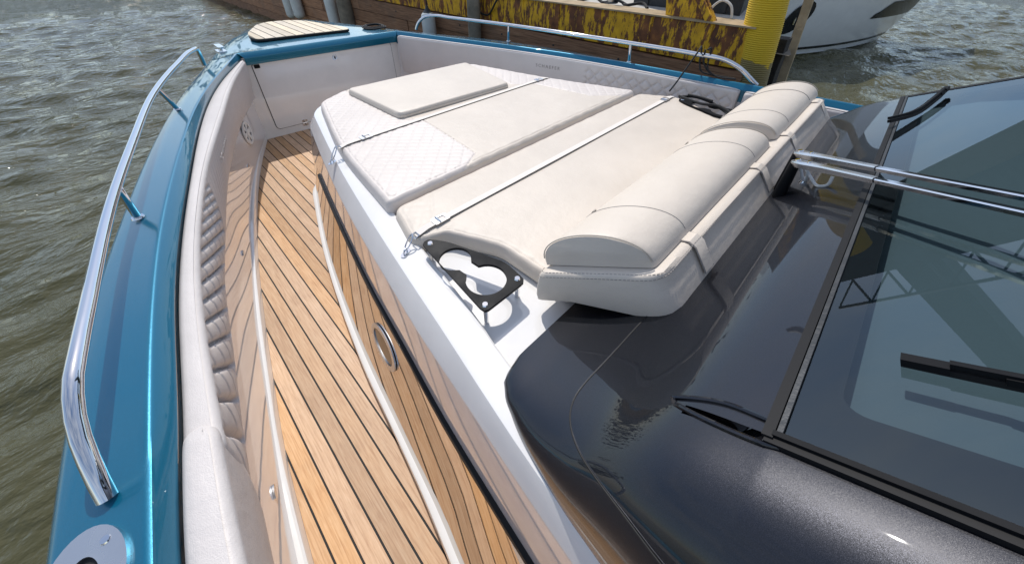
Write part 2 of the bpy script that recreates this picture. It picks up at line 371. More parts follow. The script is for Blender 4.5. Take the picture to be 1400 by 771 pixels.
# ------------------------------------------------------------------ the motorboat we stand on
XC = 1.55
boat = empty('motorboat', 'teal motorboat with charcoal bonnet and teak bow deck, filling the foreground', 'boat')
O_p = hermite([-1.5, 0, .712, 1.254, 2.063, 3.4, 4.45], [-.57, -.545, -.498, -.437, -.27, .11, .51])
R_p = hermite([-1.5, 0, .548, .731, 1.093, 1.595, 2.275, 3.298, 4.45], [-.40, -.385, -.345, -.325, -.281, -.199, -.043, .257, .755])
I_p = hermite([-1.5, 0, .535, .85, 1.33, 2.1, 3.77, 4.47], [-.36, -.345, -.322, -.277, -.21, -.048, .452, .79])
I_s = hermite([-1.5, .553, 2.03, 4.31], [3.30, 3.185, 2.994, 2.35])
R_s = lambda y: I_s(y)+.035
O_s = hermite([-1.5, .65, 1.68, 3.0, 4.31], [3.42, 3.34, 3.25, 3.06, 2.60])
def gunwale(Of, Rf, If, y1, s):
    rings = []
    for y in np.r_[np.linspace(-1.5, y1, 70)]:
        o, r_, i = float(Of(y)), float(Rf(y)), float(If(y)); w_ = r_-o
        prof = [(o+.42*s, -.75), (o+.16*s, -.1), (o+.03*s, .55), (o, .775), (o-.004*s, .812), (o, .828), (o+.010*s, .838), (o+.02*s, .842), (o+.5*w_, .856), (r_-.022*s, .8688), (r_-.012*s, .8715), (r_-.004*s, .8725),
                (r_+.003*s, .8705), (r_+.22*(i-r_), .865), (i-.08*(i-r_), .838), (i, .832), (i-.003*s, .82), (i-.012*s, .72)]
        rings.append([(x, y, z) for x, z in prof])
    return rings
hull = MB(); hull.loft(gunwale(O_p, R_p, I_p, 4.45, 1), False, False); hull.loft(gunwale(O_s, R_s, I_s, 4.31, -1), False, False)
# bow deck: from the bulkhead ridge out to the stem
oc = curve3([(.51, 4.45, 0), (.72, 4.98, 0), (1.0, 5.52, 0), (1.26, 5.92, 0), (1.47, 6.10, 0), (1.72, 6.16, 0), (1.95, 6.06, 0), (2.13, 5.68, 0), (2.36, 5.02, 0), (2.60, 4.31, 0)], 56)
lips = np.linspace(0, 1, 56)[:, None]; rl = np.array([[.755, 4.45, 0]])*(1-lips)+np.array([[2.385, 4.31, 0]])*lips
il = np.array([[.79, 4.405, 0]])*(1-lips)+np.array([[2.35, 4.265, 0]])*lips; cen = np.array([1.6, 4.7, 0])
rows = []
def row(p, z, grow=0):
    d = p-cen; d = d/np.linalg.norm(d, axis=1)[:, None]; q = p+d*grow; rows.append([(a, b, z) for a, b, _ in q])
row(oc, -.75, -.45); row(oc, .55, -.06); row(oc, .775); row(oc, .812, .004); row(oc, .828, 0); row(oc, .838, -.010); row(oc, .842, -.02)
for t, z in ((.3, .852), (.6, .862), (.94, .8700), (.98, .8723), (1, .8722)): row(oc*(1-t)+rl*t, z)
row(rl*.9+il*.1, .869); row(il*.92+rl*.08, .838); row(il, .832); row(il, .82); row(il+np.array([0, .012, 0]), .76)
hull.loft(rows, False, False)
hull.build('hull', 'teal_paint', boat, 34)

# --- sole, liner walls, bulkhead
Xw = hermite([-1.2, 0, .741, 1.247, 1.529, 1.85, 2.477, 2.926, 3.728, 4.076, 4.46], [-.43, -.415, -.349, -.25, -.198, -.139, .011, .116, .386, .547, .725])
Xp = hermite([-1.2, 0, .691, 1.191, 1.481, 1.941, 2.527, 2.98, 3.825, 4.466], [-.37, -.345, -.283, -.219, -.163, -.069, .065, .189, .461, .714])
rings = []; crings = []
for y in np.linspace(-1.2, 4.46, 60):
    a, b = float(Xw(y)), float(Xp(y)); k_ = .42*a+.58*b; rings.append([(k_, y, .060), (.8*a+.2*k_, y, .45), (a-.006, y, .80)])
    crings.append([(b, y, -.01), (b-.003, y, .040), (b-.006, y, .050), (b-.014, y, .056), (k_-.012, y, .0605)])
liner = MB().loft(rings, False, False).build('side_liner', 'gelcoat_liner', boat)
MB().loft(crings, False, False).build('kerb', 'gelcoat', liner, 25)
srings = [[(float(I_s(y))+.012-dz*.02, y, z) for z, dz in ((.80, 0), (.45, .5), (-.01, 2))] for y in np.linspace(-1.2, 4.34, 40)]
MB().loft(srings, False, False).build('side_liner', 'gelcoat_liner', boat)
b0, b1 = Vector((.70, 4.455, 0)), Vector((2.44, 4.30, 0)); bu = (b1-b0).normalized(); bn = Vector((bu.y, -bu.x, 0)); BL = (b1-b0).length; up = Vector((0, 0, 1))
lean = (up*1.0+bn*.0).normalized()
bulk = MB().prism([(0, -.01), (BL, -.01), (BL, .825), (0, .825)], b0, bu, up, -.03, bn).build('bulkhead', 'gelcoat', boat)
def on_bulk(u_, v_, n_=0): return b0+bu*u_+up*v_+bn*n_
MB().prism(rrect(1.46, .70, .045, cx=.86, cy=.425), b0+bn*.0015, bu, up, .0015, bn).build('door_gap', 'caulk', bulk)
door = MB(); door.prism(rrect(1.447, .687, .04, cx=.86, cy=.425), b0+bn*.003, bu, up, .008, bn); door.build('locker_door', 'gelcoat', bulk)
lt = MB(); lt.prism(ell(.026, .026), on_bulk(.92, .70, .011), bu, up, .006, bn); lt.prism(ell(.017, .017), on_bulk(.92, .70, .017), bu, up, .006, bn); lt.build('latch', 'steel', bulk)
MB().prism(rrect(.012, .026, .004), on_bulk(.92, .70, .023), bu, up, .004, bn).build('latch_grip', 'black_plastic', bulk)
MB().prism(rrect(.05, .035, .006), on_bulk(.175, .735, .011), bu, up, .006, bn).build('vent', 'black_plastic', bulk)
for hx in (.42, 1.3):
    h = MB(); h.prism(rrect(.055, .03, .006), on_bulk(hx, .105, .011), bu, up, .004, bn); h.prism(rrect(.055, .03, .006), on_bulk(hx, .062, .0), bu, up, .008, bn)
    h.tube([on_bulk(hx-.026, .083, .013), on_bulk(hx+.026, .083, .013)], .006, 8); h.build('hinge', 'steel', bulk)

# --- coaming that carries the sunpad: one section swept round the pad
lev = dict(
 to=hermite([-1.2, .357, .537, .944, 1.149, 1.465, 2.039, 3.148], [-.10, .051, .084, .142, .168, .223, .347, .668]),
 ti=hermite([-1.2, .308, .423, .7, 1.05, 1.316, 1.665, 2.164, 3.0], [-.06, .098, .122, .16, .212, .252, .317, .429, .684]),
 st=hermite([-1.2, .118, .288, .539, .918, 1.26, 1.71, 2.4, 3.0], [.12, .195, .213, .243, .302, .354, .439, .585, .725]),
 cb=hermite([-1.2, .034, .216, .464, .764, 1.075, 1.488, 2.11, 2.95], [.16, .219, .24, .272, .310, .36, .429, .559, .765]),
 ct=hermite([-1.2, -.017, .16, .428, .596, .998, 1.793, 2.9], [.19, .246, .263, .305, .334, .40, .545, .80]),
 ci=hermite([-1.2, .2, .452, .598, .906, 1.093, 1.436, 2.464, 2.931], [.38, .41, .422, .455, .505, .533, .586, .776, .873]))
yf = dict(to=3.20, ti=3.13, st=3.04, cb=3.0, ct=2.965, ci=2.93)
def cpath(k):
    g, Y = lev[k], yf[k]; c = .28
    pts = [(float(g(y)), y) for y in np.linspace(-1.2, Y-c, 46)]; p0, p1, p2 = np.array([float(g(Y-c)), Y-c]), np.array([float(g(Y))-.01, Y]), np.array([float(g(Y))+c, Y])
    pts += [tuple((1-t)**2*p0+2*t*(1-t)*p1+t*t*p2) for t in np.linspace(0, 1, 13)[1:]]
    pts += [(x, Y) for x in np.linspace(p2[0], XC, 8)[1:]]
    return pts+[(2*XC-x, y) for x, y in pts[::-1][1:]]
CP = {k: cpath(k) for k in lev}
def crail(k, z, k2=None, t=0, dn=0): return [((1-t)*x+t*x2, (1-t)*y+t*y2, z) for (x, y), (x2, y2) in zip(CP[k], CP[k2 or k])]
def strip(rows): return MB().loft([list(q) for q in zip(*rows)], False, False)
coam = strip([crail('cb', .652), crail('cb', .660), crail('cb', .667, 'ct', .06), crail('cb', .731, 'ct', .93), crail('ct', .739, 'ci', .02), crail('ct', .741, 'ci', .07), crail('ct', .742, 'ci', .5), crail('ci', .740, 'ct', .06), crail('ci', .734), crail('ci', .695, 'ct', -.05)]).build('coaming', 'gelcoat', boat, 28)
strip([crail('st', .437), crail('st', .55, 'cb', .5), crail('cb', .656)]).build('side_panel', 'gelcoat_liner', coam)
strip([crail('to', .046, 'ti', .5), crail('ti', .225, 'st', .35), crail('st', .405)]).build('kick_panel', 'mirror_steel', coam)
strip([crail('to', -.01), crail('to', .030), crail('to', .043, 'ti', .08), crail('to', .048, 'ti', .25), crail('to', .0475, 'ti', .52)]).build('toe_rail', 'gelcoat', coam)
np_ = [i for i, (x, y) in enumerate(CP['st']) if i < 46 and y < 2.5]
rs = [Vector((CP['st'][i][0]-.006, CP['st'][i][1], .42)) for i in np_]
MB().loft([[p+Vector((a, 0, b)) for a, b in ((.012, -.022), (-.008, -.017), (-.011, 0), (-.008, .017), (.012, .022))] for p in rs]).build('rub_strip', 'black_rubber', coam)
# oval courtesy hatch in the kick panel
def on_panel(y, t): a_ = .65*float(lev['ti'](y))+.35*float(lev['st'](y)); return Vector((a_*(1-t)+float(lev['st'](y))*t, y, .225+(.405-.225)*t))
pc = on_panel(1.09, .25); pu = (on_panel(1.2, .25)-on_panel(.98, .25)).normalized(); pv = (on_panel(1.09, .8)-on_panel(1.09, .2)); pv = (pv-pu*pv.dot(pu)).normalized(); pn = pv.cross(pu).normalized()
if pn.x > 0: pn = -pn
ring = MB(); ring_plate(ring, ell(.14, .062), ell(.112, .044), 0, .006, pc+pn*.003, pu, pv if pu.cross(pv).dot(pn) > 0 else -pv)
ring.build('hatch_ring', 'brushed_steel', coam); MB().prism(ell(.111, .043), pc+pn*.0035, pu, pv, .001, pn).build('hatch_glass', 'dark_gloss', coam)
MB().prism(ell(.011, .011, 14), Vector((float(lev['cb'](.62))-.006, .62, .53)), Vector((.1, 1, 0)).normalized(), up, .006, (-1, .1, 0)).build('snap_stud', 'steel', coam)
# deck under the pads
dk = [(x+.0, y) for x, y in CP['ci']]
well = MB().add([(x, y, .70) for x, y in dk], [tuple(range(len(dk)))[::-1]]).build('pad_base', 'gelcoat', boat, 0)

# --- teak sole: each plank its own piece
sole = MB(); sp = [(float(Xp(y)), y) for y in np.linspace(-1.2, 4.46, 40)]+[(3.0, 4.3), (3.3, 0), (3.3, -1.2)]
sole_o = MB().add([(x, y, -.0035) for x, y in sp], [tuple(range(len(sp)))[::-1]]).build('sole', 'caulk', boat, 0)
ys = np.linspace(-1.2, 4.46, 900); xp_ = np.maximum.accumulate(Xp(ys)); tp = [(x, y) for x, y in CP['to'] if x <= XC]
tx = np.maximum.accumulate(np.array([p[0] for p in tp])); ty = np.array([p[1] for p in tp])
def y_hi(x): return 4.452-(x-.714)*.09 if x > .714 else float(np.interp(x, xp_, ys))
def y_lo(x): return -1.2 if x < tx[0] else float(np.interp(x, tx+np.arange(len(tx))*1e-7, ty))
pitch, gap = .0715, .0075; x0 = -.37
def plank_mesh(name, pl, mat, parent, z0=-.02, z1=0., bev=.0012):
    n = len(pl); c = np.mean(pl, 0); ins = [tuple(np.array(p)+(c-np.array(p))/max(1e-6, np.linalg.norm(c-np.array(p)))*bev) for p in pl]
    v = [(x, y, z0) for x, y in pl]+[(x, y, z1-bev) for x, y in pl]+[(x, y, z1) for x, y in ins]
    fc = [tuple(range(2*n, 3*n))]
    for k in (0, 1):
        for j in range(n): fc.append((k*n+j, k*n+(j+1) % n, (k+1)*n+(j+1) % n, (k+1)*n+j))
    return obj(name, v, fc, mat, parent, 0)
while x0 < 2.35:
    a, b = x0, x0+pitch-gap
    xs = np.linspace(a, b, 5); lo = [(x, y_lo(x)) for x in xs]; hi = [(x, y_hi(x)) for x in xs]
    keep = [(x, l[1], h[1]) for x, l, h in zip(xs, lo, hi) if h[1] > l[1]+.01]
    if len(keep) > 2:
        pl = [(x, l) for x, l, h in keep]+[(x, h) for x, l, h in keep[::-1]]
        plank_mesh('plank', pl, 'teak', sole_o)
    x0 += pitch
# --- teak step on the bow
st = [(1.055, 4.83), (1.99, 4.66), (2.01, 4.80), (1.83, 5.62), (1.70, 5.80), (1.45, 5.86), (1.30, 5.75), (1.085, 5.30), (1.03, 5.05)]
sb = round_poly(st, .06, 4)
step = MB().prism([(x, y) for x, y in sb], (0, 0, .872), (1, 0, 0), (0, 1, 0), .020).build('bow_step', 'caulk', boat, 0)
sa = np.array(sb); x0 = 1.03; k = 0
while x0 < 2.02:
    xs = np.linspace(x0+.001, x0+.088, 5); cols = []
    for x in xs:
        yy = []
        for i in range(len(sb)):
            p, q = sb[i], sb[(i+1) % len(sb)]
            if (p[0] > x) != (q[0] > x): yy.append(p[1]+(q[1]-p[1])*(x-p[0])/(q[0]-p[0]))
        if len(yy) >= 2 and max(yy)-min(yy) > .03: cols.append((x, min(yy)+.008, max(yy)-.008))
    if len(cols) > 2: plank_mesh('plank', [(x, l) for x, l, h in cols]+[(x, h) for x, l, h in cols[::-1]], 'teak_pale', step, .88, .897)
    x0 += .098

# --- rails, cleats and fairlead
def rail(name, pts, posts, rad, parent):
    o = MB().tube(curve3(pts, 90), rad, 16).build(name, 'steel', parent)
    for a, b in posts:
        a, b = Vector(a), Vector(b); MB().tube([a-(b-a).normalized()*.01, b], rad*.8, 12).build('post', 'steel', o)
        MB().tube([a, a+Vector((0, 0, .005))], [rad*1.35, rad*1.2], 16).build('post_base', 'steel', o)
    return o
rail('bow_rail', [(-.393, .735, .865), (-.388, .765, .905), (-.374, .85, .985), (-.362, .905, 1.014), (-.346, 1.0, 1.024), (-.327, 1.14, 1.024), (-.256, 1.634, 1.024), (-.135, 2.26, 1.024), (.02, 2.963, 1.024), (.235, 3.63, 1.024), (.40, 4.05, 1.022), (.445, 4.15, 1.01), (.452, 4.2, .96), (.455, 4.25, .865)],
     [((-.235, 1.861, .862), (-.222, 1.80, 1.02)), ((.093, 3.153, .862), (.055, 3.08, 1.02))], .0165, boat)
rail('bow_rail', [(2.615, 4.24, .865), (2.63, 4.22, .92), (2.68, 4.14, 1.0), (2.735, 4.03, 1.024), (2.79, 3.80, 1.024), (2.96, 3.0, 1.024), (3.07, 2.2, 1.024), (3.128, 1.66, 1.024), (3.158, 1.1, 1.024), (3.165, .90, 1.018), (3.185, .82, .99), (3.25, .65, .865)],
     [((2.975, 3.02, .862), (2.958, 3.0, 1.02)), ((3.169, 1.677, .862), (3.126, 1.67, 1.02))], .0165, boat)
fl = MB(); ring_plate(fl, ell(.066, .094, 36, 0, .005), ell(.027, .05, 36, 0, 0), -.002, .012, (-.434, .60, .8545), Vector((1, .0, .168)).normalized(), Vector((0, 1, 0))); fairlead = fl.build('fairlead', 'brushed_steel', boat)
tb = MB(); tb.loft([[(x, y, .8625) for x, y in ell(.0275, .0505, 28, -.434, .60)], [(x, y, .79) for x, y in ell(.024, .045, 28, -.432, .60)]], True, False); tb.add([(x, y, .792) for x, y in ell(.0245, .0455, 28, -.432, .60)], [tuple(range(28))]); tb.build('fairlead_throat', 'steel', fairlead)
MB().prism(ell(.0275, .0505), (-.434, .60, .8535), Vector((1, 0, .168)).normalized(), Vector((0, 1, 0)), .003).build('fairlead_mouth', 'caulk', fairlead)
MB().tube(curve3([(-.452, .568, .859), (-.44, .60, .8545), (-.452, .632, .859)], 14), .007, 8).build('fairlead_bar', 'brushed_steel', fairlead)
for a in (40, 140, 220, 320):
    x, y = -.434+.047*math.cos(R(a)), .603+.074*math.sin(R(a)); MB().tube([(x, y, .8645+(x+.434)*.168), (x, y, .8675+(x+.434)*.168)], [.0085, .007], 12).build('screw', 'steel', fairlead)
cl = MB(); cl.prism(rrect(.075, .16, .012, cx=.69, cy=4.76), (0, 0, .838), (1, 0, 0), (0, 1, 0), .022); cl.prism(rrect(.05, .20, .02, cx=.69, cy=4.76), (0, 0, .89), (1, 0, 0), (0, 1, 0), .014)
for dy in (-.045, .045): cl.tube([(.69, 4.76+dy, .85), (.69, 4.76+dy, .893)], .011, 10)
cl.build('mooring_cleat', 'steel', boat)

# --- speakers and small lights in the liner
def speaker(c, n, rad):
    n = Vector(n).normalized(); a = n.orthogonal().normalized(); a = Vector((-n.y, n.x, 0)).normalized(); b = n.cross(a); c = Vector(c)
    s = MB(); ring_plate(s, ell(rad, rad), ell(rad*.8, rad*.8), 0, .012, c, a, b); s = s.build('speaker', 'white_plastic', boat)
    MB().prism(ell(rad*.81, rad*.81), c+n*.001, a, b, .002, n).build('speaker_cone', 'fender_dark', s)
    for k in range(6):
        q = 2*math.pi*k/6; d = a*math.cos(q)+b*math.sin(q); e = n.cross(d)
        MB().prism([(.2*rad, -.10*rad), (.8*rad, -.22*rad), (.8*rad, .22*rad), (.2*rad, .10*rad)], c+n*.004, d, e, .005, n).build('speaker_spoke', 'white_plastic', s)
    MB().prism(ell(rad*.3, rad*.3), c+n*.004, a, b, .009, n).build('speaker_cap', 'white_plastic', s)
def wall_n(fn, y, s): d = float(fn(y+.05)-fn(y-.05))/.1; return Vector((s, -d*s, 0)).normalized()
speaker(Vector((float(Xw(3.92))+.012, 3.92, .32))+wall_n(Xw, 3.92, 1)*.004, wall_n(Xw, 3.92, 1), .105)
speaker(Vector((float(I_s(3.75)), 3.75, .34))+wall_n(I_s, 3.75, -1)*.012, wall_n(I_s, 3.75, -1), .105)
for y, z in ((3.58, .17), (2.35, .19), (.93, .15)):
    n = wall_n(Xw, y, 1); q_ = .42*float(Xw(y))+.58*float(Xp(y)); q_ += (float(Xw(y))*.8+.2*q_-q_)*(z-.06)/.39; c = Vector((q_, y, z)); a = Vector((-n.y, n.x, 0))
    MB().prism(ell(.026, .011, 18), c+n*.001, a, up, .006, n).build('courtesy_light', 'brushed_steel', liner)
# --- charcoal bonnet running up into the windscreen
XH = 1.60
GS = math.tan(R(28)); GY, GZ = -.12, 1.10                      # windscreen foot and slope
Xb = hermite([-1.8, -.02, .15, .317, .38, .41, .42], [.205, .243, .268, .317, .352, .39, .43])
zt0 = hermite([-.12, 0, .13, .30, .42], [1.092, 1.016, .899, .803, .757])
def zt(y): return float(zt0(y)) if y > -.12 else 1.092+GS*(-.12-y)
sc_ = curve3([(.500, .030, 0), (.52, -.048, 0), (.515, -.118, 0)], 12).tolist()+curve3([(.468, -.128, 0), (.468, -.072, 0), (.478, .0, 0), (.486, .022, 0)], 12).tolist()
SCOOP = [(a_, b_) for a_, b_, _ in sc_]
bon_y = np.unique(np.r_[np.linspace(.42, .3, 12), np.linspace(.3, -.125, 70), np.linspace(-.125, -.4, 40), np.linspace(-.4, -1.8, 20)])[::-1]
NT = 34
def bonnet_section(y):
    xb, H = float(Xb(y)), zt(y)-.735; W = .49-xb; half = []
    for t in np.linspace(0, 1, NT)*math.pi/2:
        half.append((xb+W*(1-math.cos(t)**.80), .735+H*math.sin(t)**.72))
    half += [(x, zt(y)) for x in np.linspace(.49, XH, 14)[1:]]
    return half+[(2*XH-x, z) for x, z in half[::-1][1:]]
rings = [[(x, .424, .69) for x, z in bonnet_section(.42)]]
for y in bon_y: rings.append([(x, y, z) for x, z in bonnet_section(y)])
V = np.array([p for q in rings for p in q]); n = len(rings[0])
fc = []
for i in range(len(rings)-1):
    for j in range(n-1):
        a = i*n+j; y = V[a][1]
        mc = (V[a]+V[a+n+1])/2
        if y < -.1249 and NT-1 <= j < n-NT: continue
        if inside(mc[None, :2], SCOOP)[0]: continue                # the windscreen opening
        fc.append((a, a+n, a+n+1, a+1))
bonnet = obj('bonnet', V, fc, 'charcoal_paint', boat, 50)
def bsurf(x, y, off=0.):
    xb, H = float(Xb(y)), zt(y)-.735; W = .49-xb
    if x >= .49: return (x, y, zt(y)+off)
    q = np.clip(1-(x-xb)/W, 0, 1); t = math.acos(q**(1/.80)); return (x, y, .735+H*math.sin(t)**.72+off)
# panel gap: down from under the head cushion, round the corner and aft along the flank
gp = [(.84, .195), (.684, .202), (.60, .204), (.542, .206), (.47, .209), (.422, .205), (.385, .19), (.359, .168), (.33, .128), (.30, .059), (.279, -.013), (.264, -.08), (.25, -.2), (.242, -.45)]
gpc = curve3([(*p, 0) for p in gp], 70)
MB().tube([bsurf(x, y, -.0009) for x, y, _ in gpc], .0024, 6).build('panel_gap', 'caulk', bonnet)
MB().tube([bsurf(x+.003, y+.0022, -.0005) for x, y, _ in gpc], .0012, 6).build('gap_edge', 'charcoal_paint', bonnet)
# air scoop beside the windscreen foot: dark throat with a rolled lip
top_ = [Vector(bsurf(a, b, .0005)) for a, b, _ in sc_]; k_ = len(top_); low = [p*.72+Vector((.500, -.085, p.z-.035))*.28 for p in top_]; cen_ = sum(low, Vector())/k_+Vector((0, -.02, -.02))
sm = MB().add(top_+low+[cen_], [(i, (i+1) % k_, k_+(i+1) % k_, k_+i) for i in range(k_)]+[(k_+i, k_+(i+1) % k_, 2*k_) for i in range(k_)]).build('scoop_throat', 'dark_gloss', bonnet)
MB().tube([p+Vector((0, 0, .001)) for p in top_+top_[:1]], .0052, 8).build('scoop_lip', 'charcoal_paint', bonnet)
# trims of the windscreen
def gpt(x, s, off=0):                                           # s metres up the glass
    c, si = math.cos(R(28)), math.sin(R(28)); return Vector((x, GY-s*c+si*off, GZ+s*si+c*off))
GX0, GX1, GLEN = .487, 2*XH-.487, 1.38
ws = MB().add([gpt(GX0, 0), gpt(GX1, 0), gpt(GX1, GLEN), gpt(GX0, GLEN)], [(3, 2, 1, 0)]).build('windscreen', 'tinted_glass', boat, 0)
def frame_rect(a, b, s0, s1, ia, ib, i0, i1, off, th, name, mat):
    mb = MB(); O4 = [(a, s0), (b, s0), (b, s1), (a, s1)]; I4 = rrect(ib-ia, i1-i0, .04, 6, (ia+ib)/2, (i0+i1)/2)
    n_ = len(I4); oo = []
    for x, s in I4:
        dx, ds = x-(ia+ib)/2, s-(i0+i1)/2; kx = (b-a)/2/abs(dx) if dx else 9; ks = (s1-s0)/2/abs(ds) if ds else 9; q = min(kx, ks); oo.append((XH+dx*q, (s0+s1)/2+ds*q))
    ux = Vector((1, 0, 0)); uy = (gpt(0, 1)-gpt(0, 0))
    # corner filling: snap the outer ring's nearest point to each corner
    for c in O4:
        k_ = min(range(n_), key=lambda i: (oo[i][0]-c[0])**2+(oo[i][1]-c[1])**2); oo[k_] = c
    ring_plate(mb, oo, I4, off, th, gpt(0, 0), ux, uy); return mb.build(name, mat, ws, 0)
frame_rect(GX0+.001, GX1-.001, .002, GLEN-.002, GX0+.098, GX1-.098, .064, GLEN-.10, .003, .003, 'frit_border', 'frit_black')
# rubber seals along the foot and the sides
def seal(pts, w_, h_, name, mat):
    return MB().ribbon(pts, w_, h_, (0, math.sin(R(28)), math.cos(R(28)))).build(name, mat, ws)
seal([gpt(GX0-.01, -.008, -.004), gpt(GX1+.01, -.008, -.004)], .016, .010, 'foot_seal', 'black_rubber')
seal([gpt(GX0+.0, .006, .0015), gpt(GX1, .006, .0015)], .008, .004, 'foot_trim', 'dark_steel')
seal([gpt(GX0-.008, -.012, -.008), gpt(GX0-.008, GLEN, -.008)], .020, .010, 'side_seal', 'black_rubber')
seal([gpt(GX0-.001, -.002, .002), gpt(GX0-.001, GLEN, .002)], .010, .006, 'side_trim', 'black_plastic')
seal([gpt(GX1+.012, -.012, -.008), gpt(GX1+.012, GLEN, -.008)], .030, .010, 'side_seal', 'black_rubber')
# roof edge, dash and cabin behind the glass (mostly behind the camera)
roof = MB(); roof.prism(rrect(2.75, 2.2, .3, cx=XH, cy=-2.42), (0, 0, 1.735), (1, 0, 0), (0, 1, 0), .09); roof.build('hardtop', 'charcoal_paint', boat)
dash = MB().loft([[(x, y, z) for x in (.44, 2.76)] for y, z in ((-.10, 1.035), (-.35, 1.165), (-.55, 1.235), (-.85, 1.25), (-.95, 1.1), (-1.0, .1))], False, False).build('dashboard', 'interior_dash', boat)
hood_ = MB(); hood_.prism(rrect(.9, .35, .08, cx=1.0, cy=-.80), (0, 0, 1.24), (1, 0, 0), (0, 1, 0), .08); hood_.build('instrument_hood', 'black_plastic', dash)

# --- wipers
def wiper_blade(pts, name='wiper_blade'):
    c = curve3(pts, 24); wb = empty('wiper', parent=boat)
    MB().ribbon([Vector(p) for p in c], .014, .012, (0, .47, .88)).build('blade', 'black_rubber', wb)
    MB().ribbon([Vector(p)+Vector((0, .007, .013)) for p in c[2:]], .010, .010, (0, .47, .88)).build('blade_spine', 'black_plastic', wb)
    MB().ribbon([Vector(c[0])+Vector((0, .002, .004)), Vector(c[2])+Vector((0, .002, .004))], .018, .013, (0, .47, .88)).build('end_cap', 'black_plastic', wb)
    MB().ribbon([Vector(c[4])+Vector((0, .004, .006)), Vector(c[5])+Vector((0, .004, .006))], .017, .013, (0, .47, .88)).build('blade_clip', 'black_plastic', wb); return wb
wiper_blade([gpt(.722, .125, .002), gpt(.724, .22, .002), gpt(.732, .40, .002), gpt(.745, .75, .002)])
wiper_blade([gpt(2.64, .14, .02), gpt(2.47, .105, .014), gpt(2.27, .045, .014), gpt(2.17, -.01, .03)])
arm = empty('wiper_arm', parent=boat)
for dx, p0, p1 in ((0, (1.70, .112, 1.075), (1.225, -.345, 1.312)), (1, (1.617, .100, 1.072), (1.14, -.345, 1.312))):
    a, b = Vector(p0), Vector(p1); d = b-a; far = a+d*2.3; k = a+d*.47
    sec = [(-.5, 0), (.5, 0), (.5, .8), (-.5, .8)]
    nn = Vector((0, .47, .88)); s = d.cross(nn).normalized(); nn = s.cross(d).normalized()
    def rg(p, w_, h_): return [p+s*w_*x+nn*h_*y for x, y in ((-.5, -.5), (.5, -.5), (.5, .3), (.3, .5), (-.3, .5), (-.5, .3))]
    MB().loft([rg(a-d*.02, .020, .016), rg(a, .034, .022), rg(a+d*.08, .034, .022), rg(a+d*.2, .022, .022), rg(k, .018, .017)]).build('arm_head', 'brushed_steel', arm)
    MB().loft([rg(k+d*.006, .017, .013), rg(far, .015, .012)]).build('arm_rod', 'steel', arm)
    MB().loft([rg(k-d*.004, .015, .014), rg(k+d*.008, .015, .011)]).build('arm_joint', 'black_rubber', arm)
    for q, rad in ((.02, .010), (.10, .007)):
        c = a+d*q+nn*.011; MB().tube([c, c+nn*.005], [rad, rad*.8], 12).build('pivot_bolt', 'steel', arm)
    base = Vector((a.x, a.y, zt(a.y))); MB().tube([base-Vector((0, 0, .01)), a], [.022, .017], 14).build('pivot_post', 'black_plastic', arm)
ft = (1.70, .053, zt(.053)); MB().tube(curve3([ft, (1.71, .075, ft[2]+.035), (1.725, .10, ft[2]+.068), (1.70, .085, ft[2]+.075), (1.645, .04, ft[2]+.055), (1.60, .0, ft[2]+.05), (1.59, -.02, ft[2]+.07), (1.60, -.02, ft[2]+.10)], 40), .0055, 8).build('washer_hose', 'washer_tube', arm)
MB().tube(curve3([(1.655, .06, ft[2]+.09), (1.65, .05, ft[2]+.05), (1.655, .045, ft[2]+.03), (1.70, .055, ft[2]+.02)], 24), .0035, 8).build('washer_hose', 'washer_tube', arm)
MB().tube([(1.70, .053, ft[2]-.004), (1.70, .053, ft[2]+.008)], [.014, .010], 12).build('hose_grommet', 'steel', arm)

# --- cup holder plate on four legs
CUP = round_poly([(.463, .585), (.655, .585), (.668, .70), (.585, .945), (.540, 1.010), (.508, 1.005)], [.02, .02, .03, .05, .02, .02], 5)
cup = empty('cup_holder', parent=boat)
ca, cb_ = np.array([.548, .845]), np.array([.562, .688])
def keyhole(n=72):
    ax = cb_-ca; Lx = np.linalg.norm(ax); e = ax/Lx; f2 = np.array([-e[1], e[0]]); pts = []
    r1, r2, wn = .060, .072, .030
    a1 = math.asin(wn/r1); a2 = math.asin(wn/r2)
    for q in np.linspace(a1, 2*math.pi-a1, n//2): pts.append(ca+r1*(e*math.cos(q)+f2*math.sin(q)))
    for q in np.linspace(math.pi+a2, 3*math.pi-a2, n//2): pts.append(cb_+r2*(e*math.cos(q)+f2*math.sin(q)))
    return pts
kh = keyhole(); 
def cast_outer(inner, poly):
    c = (ca+cb_)/2; out_ = []; ins = []
    poly = np.array(poly)
    for a in np.linspace(0, 2*math.pi, 97)[:-1]:
        d = np.array([math.cos(a), math.sin(a)])
        def hit(pl):
            best = 0
            for i in range(len(pl)):
                p, q = pl[i], pl[(i+1) % len(pl)]; e = q-p; den = d[0]*e[1]-d[1]*e[0]
                if abs(den) < 1e-12: continue
                w_ = p-c; t = (w_[0]*e[1]-w_[1]*e[0])/den; s = (w_[0]*d[1]-w_[1]*d[0])/den
                if 0 <= s <= 1 and t > best: best = t
            return c+d*best
        out_.append(tuple(hit(poly))); ins.append(tuple(hit(np.array(inner))))
    return out_, ins
oo, ii = cast_outer(kh, CUP); mb = MB(); ring_plate(mb, oo, ii, .783, .012); mb.build('plate', 'black_plastic', cup, 30)
for x, y in ((.485, .607), (.640, .612), (.532, .982)):
    MB().tube([(x, y, .70), (x, y, .785)], .0085, 12).build('post', 'steel', cup)
    MB().tube([(x, y, .7951), (x, y, .799)], [.0115, .009], 14).build('screw', 'steel', cup)
cup2 = empty('cup_holder', parent=boat)
